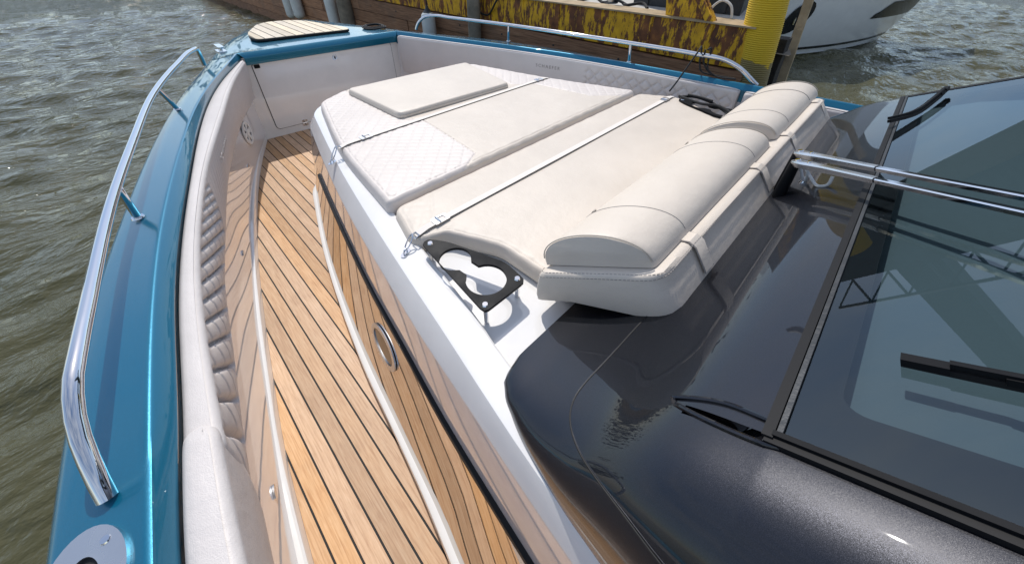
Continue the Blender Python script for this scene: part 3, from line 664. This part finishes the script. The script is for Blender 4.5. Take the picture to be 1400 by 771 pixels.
for c in list(cup.children):
    q = c.copy(); C.objects.link(q); q.parent = cup2
cup2.location = (3.30, 0, 0); cup2.scale = (-1, 1, 1)

# ------------------------------------------------------------------ cushions (lifted off: things of their own)
S2 = .7071
def quilt2(x, y, pa, pb, depth):
    a, b = x*S2+y*S2, x*S2-y*S2
    g = lambda v, p: np.exp(-(((np.abs(((v/p) % 1)-.5)*2)-1)/.22)**2)
    return depth*np.maximum(g(a, pa), .7*g(b, pb))
def pucker(x, y, d): return .0016*np.exp(-((d-.03)/.03)**2)*np.sin(x*47+3*np.sin(y*9))*np.sin(y*53+2*np.sin(x*7))+.003*np.sin(x*5.1+1)*np.sin(y*6.3)*np.clip(d/.1, 0, 1)
plain = [(1.10, 3.1), (1.10, 2.1), (1.19, 2.03), (1.135, 1.416), (.80, 1.22), (2.66, 1.22), (2.33, 1.5), (2.25, 1.98), (2.10, 2.1), (2.2, 3.1)]
def rel_front(x, y, d):
    P = np.stack([x, y], 1); ins = inside(P, plain); sdv = segdist(P, plain)
    q = np.where(ins | (d < .03), 0, quilt2(x, y, .042, .066, .0030))
    return q+.004*np.exp(-(sdv/.004)**2)+.0035*np.exp(-((d-.028)/.004)**2)+.0025*np.exp(-((y-2.01)/.008)**2)+pucker(x, y, d)
fp = round_poly([(.548, 1.335), (2.70, 1.325), (2.47, 2.0), (2.29, 2.80), (2.17, 2.90), (1.09, 2.945), (.85, 2.82), (.63, 2.02)], [.03, .05, .3, .06, .08, .06, .06, .3])
front = pad('sunpad_cushion', fp, .802, .09, .028, 'vinyl_quilt', None, .0048, rel_front, crown=.006, inlay=('vinyl_cream', plain))
tag(front, 'large forward cream sunpad with quilted corners, carrying the raised pad', 'cushion', 'sunpad cushions on the coaming')
ap = round_poly([(.74, .455), (2.64, .455), (2.67, .70), (2.80, .90), (2.855, 1.08), (2.72, 1.312), (.562, 1.318), (.505, 1.10), (.528, 1.048), (.628, 1.018), (.735, .79)], [.02, .02, .1, .1, .04, .04, .05, .03, .025, .03, .04])
plain2 = [(.88, 1.5), (.67, 1.165), (.55, 1.075), (.3, .9), (.3, .2), (3, .2), (3, 1.0), (2.62, 1.15), (2.45, 1.5)]
def rel_aft(x, y, d):
    P = np.stack([x, y], 1); ins = inside(P, plain2); sdv = segdist(P, plain2)
    q = np.where(ins | (d < .03), 0, quilt2(x, y, .042, .066, .0030))
    return q+np.where(y > 1.06, .0035*np.exp(-(sdv/.004)**2), 0)+.004*np.exp(-((d-.024)/.0045)**2)+.004*np.exp(-((y-1.08)/.01)**2)+pucker(x, y, d)
aft = pad('sunpad_cushion', ap, .777, .07, .024, 'vinyl_cream', None, .009, rel_aft, crown=.006)
tag(aft, 'plain aft cream sunpad beside the cup holder, under the second strap', 'cushion', 'sunpad cushions on the coaming')
rp = round_poly([(1.09, 2.11), (2.035, 2.058), (2.175, 2.765), (1.07, 2.825)], [.05, .05, .05, .05])
raised = pad('raised_pad', rp, .846, .04, .018, 'vinyl_cream', None, .012, lambda x, y, d: .0025*np.exp(-((d-.02)/.004)**2), crown=.004)
tag(raised, 'thin cream raised pad lying on the forward sunpad', 'cushion')
seam('piping', [(x, y, .826) for x, y in rp], .0035, 'pipe_trim', raised, True)
# head cushion base: sloping slab across the foot of the bonnet
def slope_top(x, y): return .885+(.52-y)*.345
hb = round_poly([(.640, .53), (.73, .34), (.795, .198), (2.80, .185), (2.86, .28), (2.86, .53)], [.03, .1, .055, .05, .04, .03], 8)
base = pad('sloping_cushion', hb, slope_top, .128, .022, 'vinyl_cream', None, .012, lambda x, y, d: .002*np.exp(-((d-.016)/.003)**2), flare=.085)
tag(base, 'long cream sloping headrest base cushion along the charcoal bonnet', 'cushion')
for off, drop in ((.012, .004), (.001, .018)):
    cc = np.array(hb).mean(0); pp = []
    for x, y in hb:
        e = np.array([x, y])-cc; e = e/np.linalg.norm(e); x2, y2 = np.array([x, y])-e*off; pp.append((x2, y2, float(slope_top(x2, y2))-drop+.0005))
    stitches('stitching', pp, 'stitch_dark', base, .008, .004, .0012)
def band(x, parent):                                            # vinyl band wrapped round the base
    th = .003; pts = [(x, .535, .80), (x, .53, .87), (x, .505, slope_top(x, .505)+.001), (x, .33, slope_top(x, .33)+th), (x, .215, slope_top(x, .215)+.001), (x, .190, slope_top(x, .2)-.014), (x, .160, slope_top(x, .2)-.054), (x, .138, slope_top(x, .2)-.084)]
    return MB().loft([[(p[0]-.028, p[1], p[2]), (p[0]+.028, p[1], p[2]), (p[0]+.028, p[1]-.003, p[2]+.006), (p[0]-.028, p[1]-.003, p[2]+.006)] for p in pts]).build('strap_band', 'vinyl_cream', parent)
for x in (1.02, 1.66, 2.10, 2.72):
    band(x, base)
    for dx in (-.029, .029): seam('band_edge', [(x+dx, yy_, slope_top(x, yy_)+.004) for yy_ in (.25, .215)]+[(x+dx, .186, slope_top(x, .2)-.012), (x+dx, .157, slope_top(x, .2)-.053), (x+dx, .135, slope_top(x, .2)-.083)], .0022, 'stitch_dark', base)
def headrest(x0, x1, label):
    al = math.atan(.345); ys, hs = .315, .108
    prof = []
    for t in np.linspace(0, math.pi, 26):
        q = math.cos(t); h = math.sin(t)**.78; prof.append((q*.5*ys+.012*h, h*hs))
    o = Vector((0, .385, slope_top(0, .385)+.003)); ey = Vector((0, math.cos(al), -math.sin(al))); en = Vector((0, math.sin(al), math.cos(al)))
    rings = []
    for x, s in [(x0, .90), (x0+.004, .955), (x0+.012, .985), (x0+.022, 1)]+[(x, 1+.006*math.sin(9*x)) for x in np.linspace(x0+.03, x1-.03, 26)]+[(x1-.022, 1), (x1-.012, .985), (x1-.004, .955), (x1, .90)]:
        rings.append([Vector((x-.40*a, 0, 0))+o+ey*(a*(.5+.5*s))+en*(b*s) for a, b in prof])
    h = MB().loft(rings).build('headrest_bolster', 'vinyl_cream', None, 50); tag(h, label, 'bolster', 'headrest bolsters on the sloping base')
    for x in (x0+.004, x0+.215, x1-.215, x1-.004):
        seam('seam', [Vector((x-.40*a, 0, 0))+o+ey*a*1.001+en*(b*1.004+.0003) for a, b in prof[1:-1]], .0022 if abs(x-x0) < .01 or abs(x-x1) < .01 else .0015, 'pipe_trim' if abs(x-x0) < .01 or abs(x-x1) < .01 else 'stitch_dark', h)
    return h, o, ey, en
for x0, x1, lb in ((.755, 1.86, 'rounded cream headrest bolster nearest the cup holder'), (1.95, 2.82, 'rounded cream headrest bolster at the far end of the base')):
    h, o, ey, en = headrest(x0, x1, lb)
    for x in (x0+.22, x1-.13):
        c = Vector((x-.05, 0, 0))+o+ey*.125+en*.068; e2 = (ey*-.6+en*.8).normalized()
        MB().prism(rrect(.055, .022, .005), c, Vector((1, 0, 0)), e2, .006, ey*.8+en*.6).build('buckle', 'brushed_steel', h)
        MB().prism(rrect(.02, .05, .004), c+Vector((.012, 0, 0))+(ey*.8+en*.6)*.004, Vector((1, 0, 0)), e2, .004, ey*.8+en*.6).build('buckle_tongue', 'pipe_trim', h)
seam('seam', [(x, .515, .868) for x in np.linspace(.66, 2.8, 20)], .002, 'pipe_trim', base)

# backrest cushions along the sides
def backrest(name, y0, y1, Af, Bf, Cf, s, zt_, zb, quilt, label, group, mat='vinyl_grey', step=.011, endr=.05, rub=None):
    """A outer top edge, B inner top edge, C inner bottom edge as functions of y; s = +1 port, -1 starboard"""
    yy = np.unique(np.r_[np.arange(y0, y1, step), y1, y0+np.array([.004, .01, .02]), y1-np.array([.004, .01, .02])]); nf = 40; rows = []
    rr_ = .022
    for y in yy:
        e = min(y-y0, y1-y); sh = 0 if e > endr else (endr-math.sqrt(max(0, endr**2-(endr-e)**2)))*.55
        A, B, Cc = float(Af(y)), float(Bf(y))-s*sh, float(Cf(y))-s*sh; zz = zt_-sh*.5
        pts = [(A, zb+.02), (A, zz-.03), (A+s*.004, zz-.008), (A+s*.014, zz)]
        wv = B-A
        for q in (.35, .6, .8): pts.append((A+wv*q, zz+.003*math.sin(q*3)))
        for q in np.linspace(0, math.pi/2, 6)[0:]: pts.append((B-s*rr_+s*rr_*math.sin(q), zz-rr_+rr_*math.cos(q)))
        nh = len(pts)
        for t in np.linspace(0, 1, nf)[1:]:
            z = (zz-rr_)*(1-t)+zb*t; x = B*(1-t)+Cc*t; v_ = (zt_-z)
            rel = 0 if quilt is None else float(quilt(y, v_))*min(1, t*9, (1-t)*9, max(0, e)/.03)
            puff = .010*math.sin(math.pi*t)
            pts.append((x+s*(puff-rel), z))
        pts.append((Cc-s*.02, zb-.008)); pts.append((A, zb-.002)); rows.append([(x, y, z) for x, z in pts])
    mb = MB().loft(rows, True, True); o = mb.build(name, mat, None, 60); tag(o, label, 'cushion', group)
    top = [(float(Bf(y))-s*.024, y, zt_+.0015) for y in yy[3:-3]]
    stitches('stitching', top, 'stitch', o); 
    return o
A_p = lambda y: I_p(y)-.001
B_p = hermite([-.8, 0, .826, 1.298, 2.083, 3.0, 3.757, 4.40], [-.262, -.247, -.208, -.155, .008, .292, .540, .80])
C_p = hermite([-.8, 0, .6, .965, 1.305, 1.79, 2.1, 2.85, 3.74, 4.4], [-.332, -.327, -.292, -.246, -.191, -.111, -.038, .156, .459, .745])
def q_port(y, v):
    if y > 2.15: return .0085*max(0, math.cos((y+v*.25+.02*math.sin(y*7))*2*math.pi/.052))**6*min(1, (y-2.15)/.2)*(.55+.45*max(0, math.sin(y*5.3)))
    q = ((y+.894*v)/(1+1.93*v)/.094) % 1; roll = .027*math.exp(-((q-.06)/.07)**2)+.022*math.exp(-((q-1.06)/.07)**2)+.006*(2*q-1)**2
    w_ = abs(((y+v*.15)/.115) % 1-.5)*2; return roll+.006*math.exp(-((w_-1)/.10)**2)
pc_ = backrest('backrest_cushion', .70, 4.38, A_p, B_p, C_p, 1, .822, .47, q_port, 'long curved grey backrest cushion with quilting on the near side wall', 'backrest cushions along the side walls', step=.0065)
A2 = lambda y: I_p(y)+.003
B2 = hermite([-.8, 0, .5, .80], [-.258, -.25, -.236, -.213]); C2 = hermite([-.8, 0, .62, .8], [-.335, -.325, -.293, -.274])
pc2 = backrest('backrest_cushion', -.7, .795, A2, B2, C2, 1, .838, .40, None, 'short plain grey backrest cushion in the bottom left corner', 'backrest cushions along the side walls')
A_s = lambda y: I_s(y)-.004
B_s = lambda y: I_s(y)-.062
C_s = lambda y: I_s(y)-.05
def q_stbd(y, v):
    if y > 1.98: return 0
    g = lambda x: math.exp(-(((abs((x % 1)-.5)*2)-1)/.16)**2)
    return .015*max(g((y+v*1.0)/.105), g((y-v*1.0)/.105))
sc1 = backrest('backrest_cushion', .72, 4.22, A_s, B_s, C_s, -1, .842, .44, q_stbd, 'long grey backrest cushion with lettering on the far side wall', 'backrest cushions along the side walls')
sc2 = backrest('backrest_cushion', -.6, .685, A_s, B_s, C_s, -1, .838, .44, None, 'short grey backrest cushion behind the far headrest bolster', 'backrest cushions along the side walls')
def lettering(txt, c, xdir, ydir, size, mat, parent):
    cu = bpy.data.curves.new('lettering', 'FONT'); cu.body = txt; cu.size = size; cu.extrude = .0012; cu.space_character = 1.45; cu.align_x = 'CENTER'; cu.align_y = 'CENTER'
    cu.materials.append(MATS[mat]); o = bpy.data.objects.new('lettering', cu); C.objects.link(o); o.parent = parent
    x = Vector(xdir).normalized(); y = Vector(ydir); y = (y-x*y.dot(x)).normalized(); z = x.cross(y); c = Vector(c)
    M_ = Matrix(((x.x, y.x, z.x, c.x), (x.y, y.y, z.y, c.y), (x.z, y.z, z.z, c.z), (0, 0, 0, 1)))
    bpy.context.view_layer.update(); me = bpy.data.meshes.new_from_object(o); me.transform(M_); bpy.data.objects.remove(o); k = bpy.data.objects.new('lettering', me); C.objects.link(k); k.parent = parent
yl = 2.36; xl = float(B_s(yl)) ; dl = float(I_s(yl-.1)-I_s(yl+.1))
lettering('SCHAEFER', (xl-.0075+.003, yl, .745), (dl, -.2, 0), (0, 0, 1), .042, 'stitch_dark', sc1)
yl = 2.72; t_ = .35; xl = float(B_p(yl)*(1-t_)+C_p(yl)*t_)+.0115; dl = float((B_p(yl+.1)*(1-t_)+C_p(yl+.1)*t_)-(B_p(yl-.1)*(1-t_)+C_p(yl-.1)*t_))
lettering('SCHAEFER', (xl+.007, yl, .70), (dl, .2, 0), (float(B_p(yl)-C_p(yl)), 0, .35), .055, 'stitch', pc_)

# ------------------------------------------------------------------ tie-down straps over the sunpad
def tie_strap(y, xl, xr, zpad, xe, label, bx):
    s = empty('tie_down_strap', label, 'strap', 'tie-down straps over the sunpad')
    x = np.linspace(xl, xr, 40); pts = [(a, y, zpad+.0045-.012*math.exp(-((a-xl)/.03)**2)-.012*math.exp(-((a-xr)/.03)**2)) for a in x]
    MB().ribbon(pts, .032, .0028).build('webbing', 'webbing_pale', s)
    MB().ribbon([(a, b-.0172, c-.0004) for a, b, c in pts], .0028, .003).build('webbing_edge', 'webbing_edge', s)
    e = Vector((xe, y-.03, .742)); h = Vector((xl-.012, y-.004, zpad-.004))
    MB().prism(rrect(.055, .024, .011), e, Vector((.85, .5, 0)).normalized(), Vector((-.5, .85, 0)).normalized(), .004).build('eye_plate', 'steel', s)
    arc = [e+Vector((.85*.012*math.cos(q)*1.0, .5*.012*math.cos(q), .004+.018*math.sin(q))) for q in np.linspace(0, math.pi, 14)]
    MB().tube(arc, .0032, 8).build('eye', 'steel', s)
    d = h-e; pr = d.cross(Vector((0, 0, 1))).normalized(); loop = []
    for q in np.linspace(0, 2*math.pi, 28): loop.append(e+Vector((0, 0, .016))+d*(.5-.5*math.cos(q))+pr*.010*math.sin(q)*(1 if q < math.pi else .8))
    MB().tube(loop, .0028, 8).build('snap_hook', 'steel', s)
    tri = [h+Vector((0, -.018, 0)), h+Vector((0, .018, 0)), h+Vector((.022, .014, .004)), h+Vector((.022, -.014, .004)), h+Vector((0, -.018, 0))]
    MB().tube(tri, .003, 8).build('hook_ring', 'steel', s)
    for b in bx:
        z = zpad+.007; mb = MB(); ring_plate(mb, rrect(.075, .046, .006, 3, b, y), rrect(.030, .030, .004, 3, b+.008, y), z, .004); mb.build('buckle', 'brushed_steel', s)
        MB().tube([(b-.012, y-.02, z+.006), (b-.012, y+.02, z+.006)], .004, 8).build('buckle_bar', 'steel', s)
    return s
tie_strap(2.012, .632, 2.455, .806, .565, 'thin cream strap with steel hook across the forward sunpad', (.80, 2.33))
tie_strap(1.085, .527, 2.835, .782, .458, 'cream strap with steel hook and buckle across the aft sunpad', (.655, 2.70))

# black cable over the far rail and gear at the pad edge
cab = empty('black_cable', 'thin black cable looped over the far bow rail', 'cable')
MB().tube(curve3([(2.86, 1.13, .80), (2.93, 1.12, .86), (3.02, 1.10, .97), (3.10, 1.08, 1.07), (3.155, 1.09, 1.083), (3.18, 1.09, 1.05), (3.18, 1.08, .97), (3.19, 1.05, .90), (3.21, .98, .885), (3.215, .92, .885)], 60), .0065, 8).build('cable_run', 'rope_black', cab)
MB().tube(curve3([(3.13, 1.03, 1.075), (3.16, 1.02, 1.084), (3.18, 1.02, 1.02), (3.17, 1.0, .93), (3.19, .94, .887), (3.20, .84, .886), (3.22, .80, .886), (3.215, .86, .887), (3.19, .98, .90), (3.16, 1.045, .98), (3.14, 1.05, 1.07)], 70), .0065, 8).build('cable_loop', 'rope_black', cab)
rope = empty('rope_loop', 'black rope loop lying at the far edge of the aft sunpad', 'rope')
lp = curve3([(2.84, 1.04, .785), (2.87, .95, .80), (2.86, .84, .80), (2.80, .72, .79), (2.73, .63, .785), (2.70, .60, .785), (2.76, .66, .80), (2.79, .74, .805), (2.77, .84, .80), (2.80, .95, .795), (2.84, 1.04, .79)], 70)
MB().tube(lp, .010, 8).build('rope_run', 'rope_black', rope); MB().tube(curve3([(2.84, .80, .81), (2.85, .90, .812), (2.845, .98, .81)], 16), .012, 8).build('rope_grip', 'black_rubber', rope)
bl = MB(); pts = []
for k in range(3):
    for q in np.linspace(0, 2*math.pi, 22)[:-1]: pts.append((2.32+(.13-.02*k)*math.cos(q), 4.72+(.16-.02*k)*math.sin(q), .873+.006*k+.004*math.sin(3*q)))
tag(bl.tube(curve3(pts, 130), .009, 8).build('mooring_line', 'rope_black'), 'coiled dark mooring line on the far side of the bow', 'rope')
# ------------------------------------------------------------------ timber dock and steel barge on the far side
dock = empty('dock_wall', 'weathered brown timber dock wall behind the far rail', 'dock')
DX = 4.05; zs = [.735, .50, .27, .03, -.21, -.50]
for i in range(5):
    y = .95+(.0 if i % 2 else -0.)-(1.3 if i % 2 else 0); y = max(y, .95) if i % 2 == 0 else .95; first = True
    while y < 27:
        ln = (2.1 if (first and i % 2) else 3.9)+random.uniform(-.2, .2); first = False
        j = random.uniform(-.012, .012); y2 = min(y+ln, 27.5)
        MB().box(DX+j, DX+.09, y+.004, y2-.004, zs[i+1]+.006, zs[i]-.006).build('plank', 'dock_wood', dock, 0)
        y = y2
for yb in np.arange(1.3, 9, .98):
    for z in (.62, .15): MB().tube([(DX-.004, yb, z), (DX-.02, yb, z)], [.014, .010], 8).build('bolt', 'dark_steel', dock)
MB().box(DX+.092, DX+.25, .96, 27, -.9, .73).build('backing', 'dark_timber', dock, 0)
barge = empty('barge', 'rusty yellow steel barge behind the timber dock wall', 'barge')
beam = MB(); nseg = 60; rws = []
for y in np.linspace(1.0, 27, nseg):
    w_ = random.uniform(-.012, .012); rws.append([(DX+.26, y, .745), (DX+.02+w_*.4, y, .748), (DX+.012+w_, y, .92), (DX+.02+w_*.5, y, 1.08), (DX+.02, y, 1.10), (DX+.26, y, 1.10)])
beam.loft(rws).build('side_beam', 'rusty_yellow', barge)
MB().box(DX-.015, DX+.30, .98, 27, 1.1025, 1.117).build('top_flange', 'pale_timber', barge)
MB().add([(DX+.28, 1.03, 1.09), (7.5, 1.78, 1.09), (7.5, 27, 1.09), (DX+.28, 27, 1.09), (DX+.28, 1.03, -.8), (7.5, 1.78, -.8), (7.5, 27, -.8), (DX+.28, 27, -.8)], [(0, 1, 2, 3), (0, 4, 5, 1), (1, 5, 6, 2), (2, 6, 7, 3)]).build('deck', 'deck_grey', barge, 0)
for k in range(9): y = 1.35+k*.62; MB().box(DX+.006, DX+.03, y, y+.018, .76, 1.09).build('weld_rib', 'rusty_yellow', barge)
# gusset bracket and hatch coaming on the barge deck
br = MB(); br.prism([(1.36, 1.118), (1.86, 1.118), (1.98, 1.75), (1.86, 1.75)], (DX+.05, 0, 0), (0, 1, 0), (0, 0, 1), .05, (1, 0, 0)); br.prism([(1.36, 1.118), (1.44, 1.118), (1.98, 1.75), (1.90, 1.75)], (DX+.00, 0, 0), (0, 1, 0), (0, 0, 1), .05, (1, 0, 0))
br.build('gusset_bracket', 'rusty_yellow', barge, 0)
bx = MB(); bx.loft([[(x, y, z) for x, y in ((4.75, 1.35), (6.1, 1.62), (6.1, 3.0), (4.75, 2.6))] for z in (1.092, 1.9)]); bin_ = bx.build('steel_bin', 'dark_steel', None, 0)
tag(bin_, 'dark steel bin on the barge behind the yellow bracket', 'bin')
for k in range(4): MB().box(4.735, 4.752, 1.5+k*.3, 1.54+k*.3, 1.1, 1.88).build('rib', 'dark_steel', bin_, 0)
MB().box(4.73, 4.75, 1.40, 2.6, 1.86, 1.91).build('rim', 'deck_grey', bin_, 0)
hs = MB().tube(curve3([(4.35, 1.30, 1.125), (4.36, 1.34, 1.22), (4.38, 1.44, 1.26), (4.40, 1.52, 1.2), (4.42, 1.56, 1.13)], 24), .012, 8).build('hose', 'washer_tube'); tag(hs, 'pale hose arching over the barge edge by the yellow piling', 'hose')
hp = MB(); pts = []
for q in np.linspace(0, 1, 40): pts.append((DX-.02-.03*math.sin(q*9), 4.98-.75*q, 1.13-.30*math.sin(math.pi*q)))
tag(hp.tube(pts, .013, 8).build('hose', 'fender_dark'), 'black hose sagging against the yellow barge side', 'hose')
jk = empty('deck_gear', 'dark cables and fittings lying on the barge deck edge', 'gear')
for k in range(5):
    y = 2.2+k*.32; MB().tube(curve3([(4.35+.1*random.random(), y, 1.12), (4.45, y+.12, 1.15), (4.38, y+.27, 1.125), (4.5, y+.4, 1.12)], 20), .016, 8).build('cable', 'rope_black', jk)
MB().tube([(4.42, 2.72, 1.12), (4.42, 2.72, 1.42)], .045, 14).build('bollard', 'brushed_steel', jk); MB().tube([(4.42, 2.72, 1.12), (4.42, 2.72, 1.135)], .085, 14).build('bollard_foot', 'dark_steel', jk)

# ribbed yellow piling, leaning a little
pil = MB(); rg_ = []; zz = np.arange(-1.2, 2.4, .0085)
for i, z in enumerate(zz):
    rad = .150+(.0055 if i % 2 else 0)+.003*math.sin(z*7); cy, cx_ = .86+(z-.2)*.125, 4.20
    rg_.append([(cx_+rad*math.cos(a), cy+rad*math.sin(a), z) for a in np.linspace(0, 2*math.pi, 37)[:-1]])
tag(pil.loft(rg_).build('piling', 'piling_wrap', None, 60), 'ribbed yellow piling with dull lower half at the end of the dock', 'piling')
def timber(name, pts, w_, mat, label, cat='post', g=None):
    a, b = Vector(pts[0]), Vector(pts[1]); rings = []
    for q in np.linspace(0, 1, 14):
        c = a*(1-q)+b*q; j = random.uniform(-.008, .008)
        rings.append([c+Vector((x*w_[0]/2+j, y*w_[1]/2+random.uniform(-.004, .004), 0)) for x, y in ((-1, -1), (1, -1), (1, 1), (-1, 1))])
    o = MB().loft(rings).build(name, mat, None, 0); return tag(o, label, cat, g)
timber('timber_post', [(4.55, .76, -.9), (4.55, .86, .98)], (.17, .14), 'dark_timber', 'dark rotten timber post beside the yellow piling')
timber('leaning_plank', [(4.66, .695, .15), (5.1, .905, 1.75)], (.05, .075), 'pale_timber', 'thin weathered plank leaning past the dark timber post', 'plank')
bt = timber('broken_timber', [(4.46, .80, .86), (5.6, 1.12, .80)], (.09, .16), 'grey_timber', 'broken grey timber between the piling and the leaning plank', 'timber')
def round_post(x, y, z0, z1, rad, mat, label):
    o = MB().loft([[(x+rad*(1+.05*math.sin(3*a+z*2))*math.cos(a), y+rad*(1+.05*math.cos(2*a+z*3))*math.sin(a), z) for a in np.linspace(0, 2*math.pi, 19)[:-1]] for z in np.linspace(z0, z1, 14)]).build('timber_pile', mat); tag(o, label, 'post', 'round timber piles against the dock wall'); return o
round_post(3.93, 4.72, -1, 1.3, .095, 'grey_timber', 'round weathered pile in front of the yellow barge side')
round_post(3.93, 9.2, -1, 1.2, .16, 'grey_timber', 'round weathered pile next to a white fender on the brown planks')
def fender(x, y, ztop, ln, rad, label, both=False, hang=.45):
    fd = empty('fender', label, 'fender', 'boat fenders hanging on the dock wall'); z0 = ztop-ln; prof = []
    for q in np.linspace(0, math.pi/2, 7): prof.append((rad*math.sin(q), z0+rad*.9*(1-math.cos(q))))
    for q in np.linspace(0, math.pi/2, 7)[::-1]: prof.append((max(.012, rad*math.sin(q)), ztop-rad*.9*(1-math.cos(q))))
    MB().loft([[(x+max(.004, a)*math.cos(t), y+max(.004, a)*math.sin(t), z) for t in np.linspace(0, 2*math.pi, 23)[:-1]] for a, z in prof]).build('body', 'fender_white', fd)
    MB().loft([[(x+a*math.cos(t), y+a*math.sin(t), z) for t in np.linspace(0, 2*math.pi, 19)[:-1]] for a, z in ((rad*.78, ztop-rad*.36), (rad*.55, ztop-.01), (rad*.28, ztop+.03), (.02, ztop+.07))]).build('cap', 'fender_dark', fd)
    MB().tube([(x, y, ztop+.06), (x+.01, y, ztop+hang)], .010, 6).build('line', 'rope_black', fd); return fd
fender(3.90, 5.90, .775, .50, .115, 'white fender with black cap hanging just left of the far bow rail end')
fender(3.88, 9.85, .72, .80, .125, 'white fender hanging beside the second round pile on the dock wall')
fender(3.88, 12.15, .80, .85, .14, 'pale fender nearest the left end of the dock wall', hang=.5)
fender(3.86, 12.75, .70, .80, .13, 'leftmost pale fender, partly behind its neighbour on the dock wall', hang=.5)

# ------------------------------------------------------------------ moored white boat beyond the dock
wbt = empty('moored_boat', 'moored white motor yacht with black waterline stripe beyond the piling', 'boat')
bow = Vector((14.45, .55, 0)); ax = Vector((-.80, .60, 0)).normalized(); sdv = Vector((-ax.y, ax.x, 0))   # ax runs aft, sdv towards us
LEN = 9.0; secs = []; ts = np.r_[np.linspace(0, .3, 16), np.linspace(.35, 1, 10)]
levels = [(-1.0, .02, .55), (-.62, .30, .10), (-.47, .62, .05), (-.42, .80, .0), (-.10, .93, -.25), (.40, 1.04, -.62), (1.10, 1.14, -1.05), (1.35, 1.15, -1.2)]
def wsec(t):
    half = [];
    for z, wmul, rk in levels:
        b = 1.55*(1-(1-min(1, t/.55))**2.1)*wmul; x0_ = rk; half.append((x0_+(LEN-x0_)*t, b, z))
    return half
def wp(p, s): return bow+ax*p[0]+sdv*(p[1]*s)+Vector((0, 0, p[2]))
rings = []
for t in ts:
    h = wsec(t); rings.append([wp(p, -1) for p in h[::-1]]+[wp(p, 1) for p in h[1:]])
hb_ = MB().loft(rings, False, False); hb_.f.append(tuple(range(len(hb_.v)-len(rings[0]), len(hb_.v)))); hb_.build('hull', 'boat_white', wbt, 30)
def skin(t, z, s=-1, off=.012):
    h = wsec(t); zs_ = [q[2] for q in h]; x_ = np.interp(z, zs_, [q[0] for q in h]); b = np.interp(z, zs_, [q[1] for q in h]); return bow+ax*float(x_)+sdv*float((b+off)*s)+Vector((0, 0, z))
for s in (-1, 1):
    rr2 = [[skin(t, z, s, .008) for z in (-.30, -.265, -.235)] for t in np.linspace(.0, 1, 40)]; MB().loft(rr2, False, False).build('waterline_stripe', 'boat_stripe', wbt)
    rr2 = [[skin(t, z, s, .02) for z in (-.43, -.415, -.40)] for t in np.linspace(.05, .6, 24)]; MB().loft(rr2, False, False).build('spray_rail', 'boat_white', wbt)
rr2 = []
for t in np.linspace(.025, .26, 22):
    q = (t-.025)/.235; rr2.append([skin(t, .24+.05*q, 1, .012), skin(t, .40, 1, .014), skin(t, .26+.36*min(1, q*9, (1-q)*6+.2), 1, .014)])
MB().loft(rr2, False, False).build('hull_window', 'boat_window', wbt)
pk = [skin(.50+.028*math.cos(a), .42+.32*math.sin(a), 1, .014) for a in np.linspace(0, 2*math.pi, 22)[:-1]]; MB().add(pk, [tuple(range(21))]).build('anchor_pocket', 'boat_stripe', wbt, 0)
tp_ = [skin(t, 1.35, -1, -.01) for t in ts]+[skin(t, 1.35, 1, -.01) for t in ts[::-1]]; MB().add(tp_, [tuple(range(len(tp_)))]).build('deck', 'boat_white', wbt, 0)
cbn = MB(); cb4 = [(2.6, 1.0), (3.4, 1.25), (7.6, 1.25), (7.6, -1.25), (3.4, -1.25), (2.6, -1.0)]
cbn.loft([[bow+ax*x+sdv*b+Vector((0, 0, 1.34)) for x, b in cb4], [bow+ax*(x+.5*(x < 3))+sdv*b*.85+Vector((0, 0, 2.3)) for x, b in cb4]]); cbn.build('cabin', 'boat_white', wbt, 0)
ch = [skin(.50, .30+.0, 1, .03)+Vector((0, 0, q)) for q in np.linspace(.0, 1.1, 10)]; MB().tube(ch, .018, 6).build('anchor_chain', 'steel', wbt)

# ------------------------------------------------------------------ loading gantry on the far quay (seen mirrored in the windscreen)
gan = empty('loading_gantry', 'dark steel loading gantry mirrored in the windscreen', 'gantry')
MB().prism([(5.1, -1.0), (6.9, -1.0), (6.3, 24), (5.6, 24)], (18.5, 0, 0), (0, 1, 0), (0, 0, 1), 1.2, (1, 0, 0)).build('column', 'gantry_steel', gan, 0)
MB().prism([(-9, 5.2), (8.6, 7.1), (8.6, 8.9), (-9, 9.0)], (17.6, 0, 0), (0, 1, 0), (0, 0, 1), 3.0, (1, 0, 0)).build('conveyor_deck', 'gantry_steel', gan, 0)
for k in range(15):
    y = -9+k*1.2; MB().tube([(17.65, y, 8.95), (17.65, y, 10.1)], .05, 6).build('rail_post', 'gantry_steel', gan); MB().tube([(17.65, y, 8.95), (17.65, y+1.2, 10.05)], .035, 6).build('rail_brace', 'gantry_steel', gan)
MB().tube([(17.65, -9, 10.1), (17.65, 9, 10.05)], .06, 6).build('handrail', 'gantry_steel', gan); MB().tube([(17.65, 9.2, 9.0), (17.65, 12.6, 9.6)], .09, 6).build('stay', 'gantry_steel', gan)
gan.scale = (2.2, 2.2, 2.2)
tag(MB().box(38, 90, -60, 90, -1.5, .1).build('quay', 'deck_grey', None, 0), kind='structure')
# wooded bank across the water
tv, tf = [], []
for k in range(9000):
    a = rng.uniform(-.5, 2.3); d = rng.uniform(150, 190); hgt = rng.gamma(3, 2.6)*(1+.35*math.sin(a*11)); c = np.array([d*math.sin(a), d*math.cos(a), .3+hgt*rng.uniform(.1, 1)]); e = rng.normal(size=(3, 3))*1.5
    i = len(tv); tv += [tuple(c+q) for q in e]; tf.append((i, i+1, i+2))
tag(obj('wooded_bank', tv, tf, 'leaf_bank', None, 0), 'low wooded bank across the water', 'wood', kind='stuff')
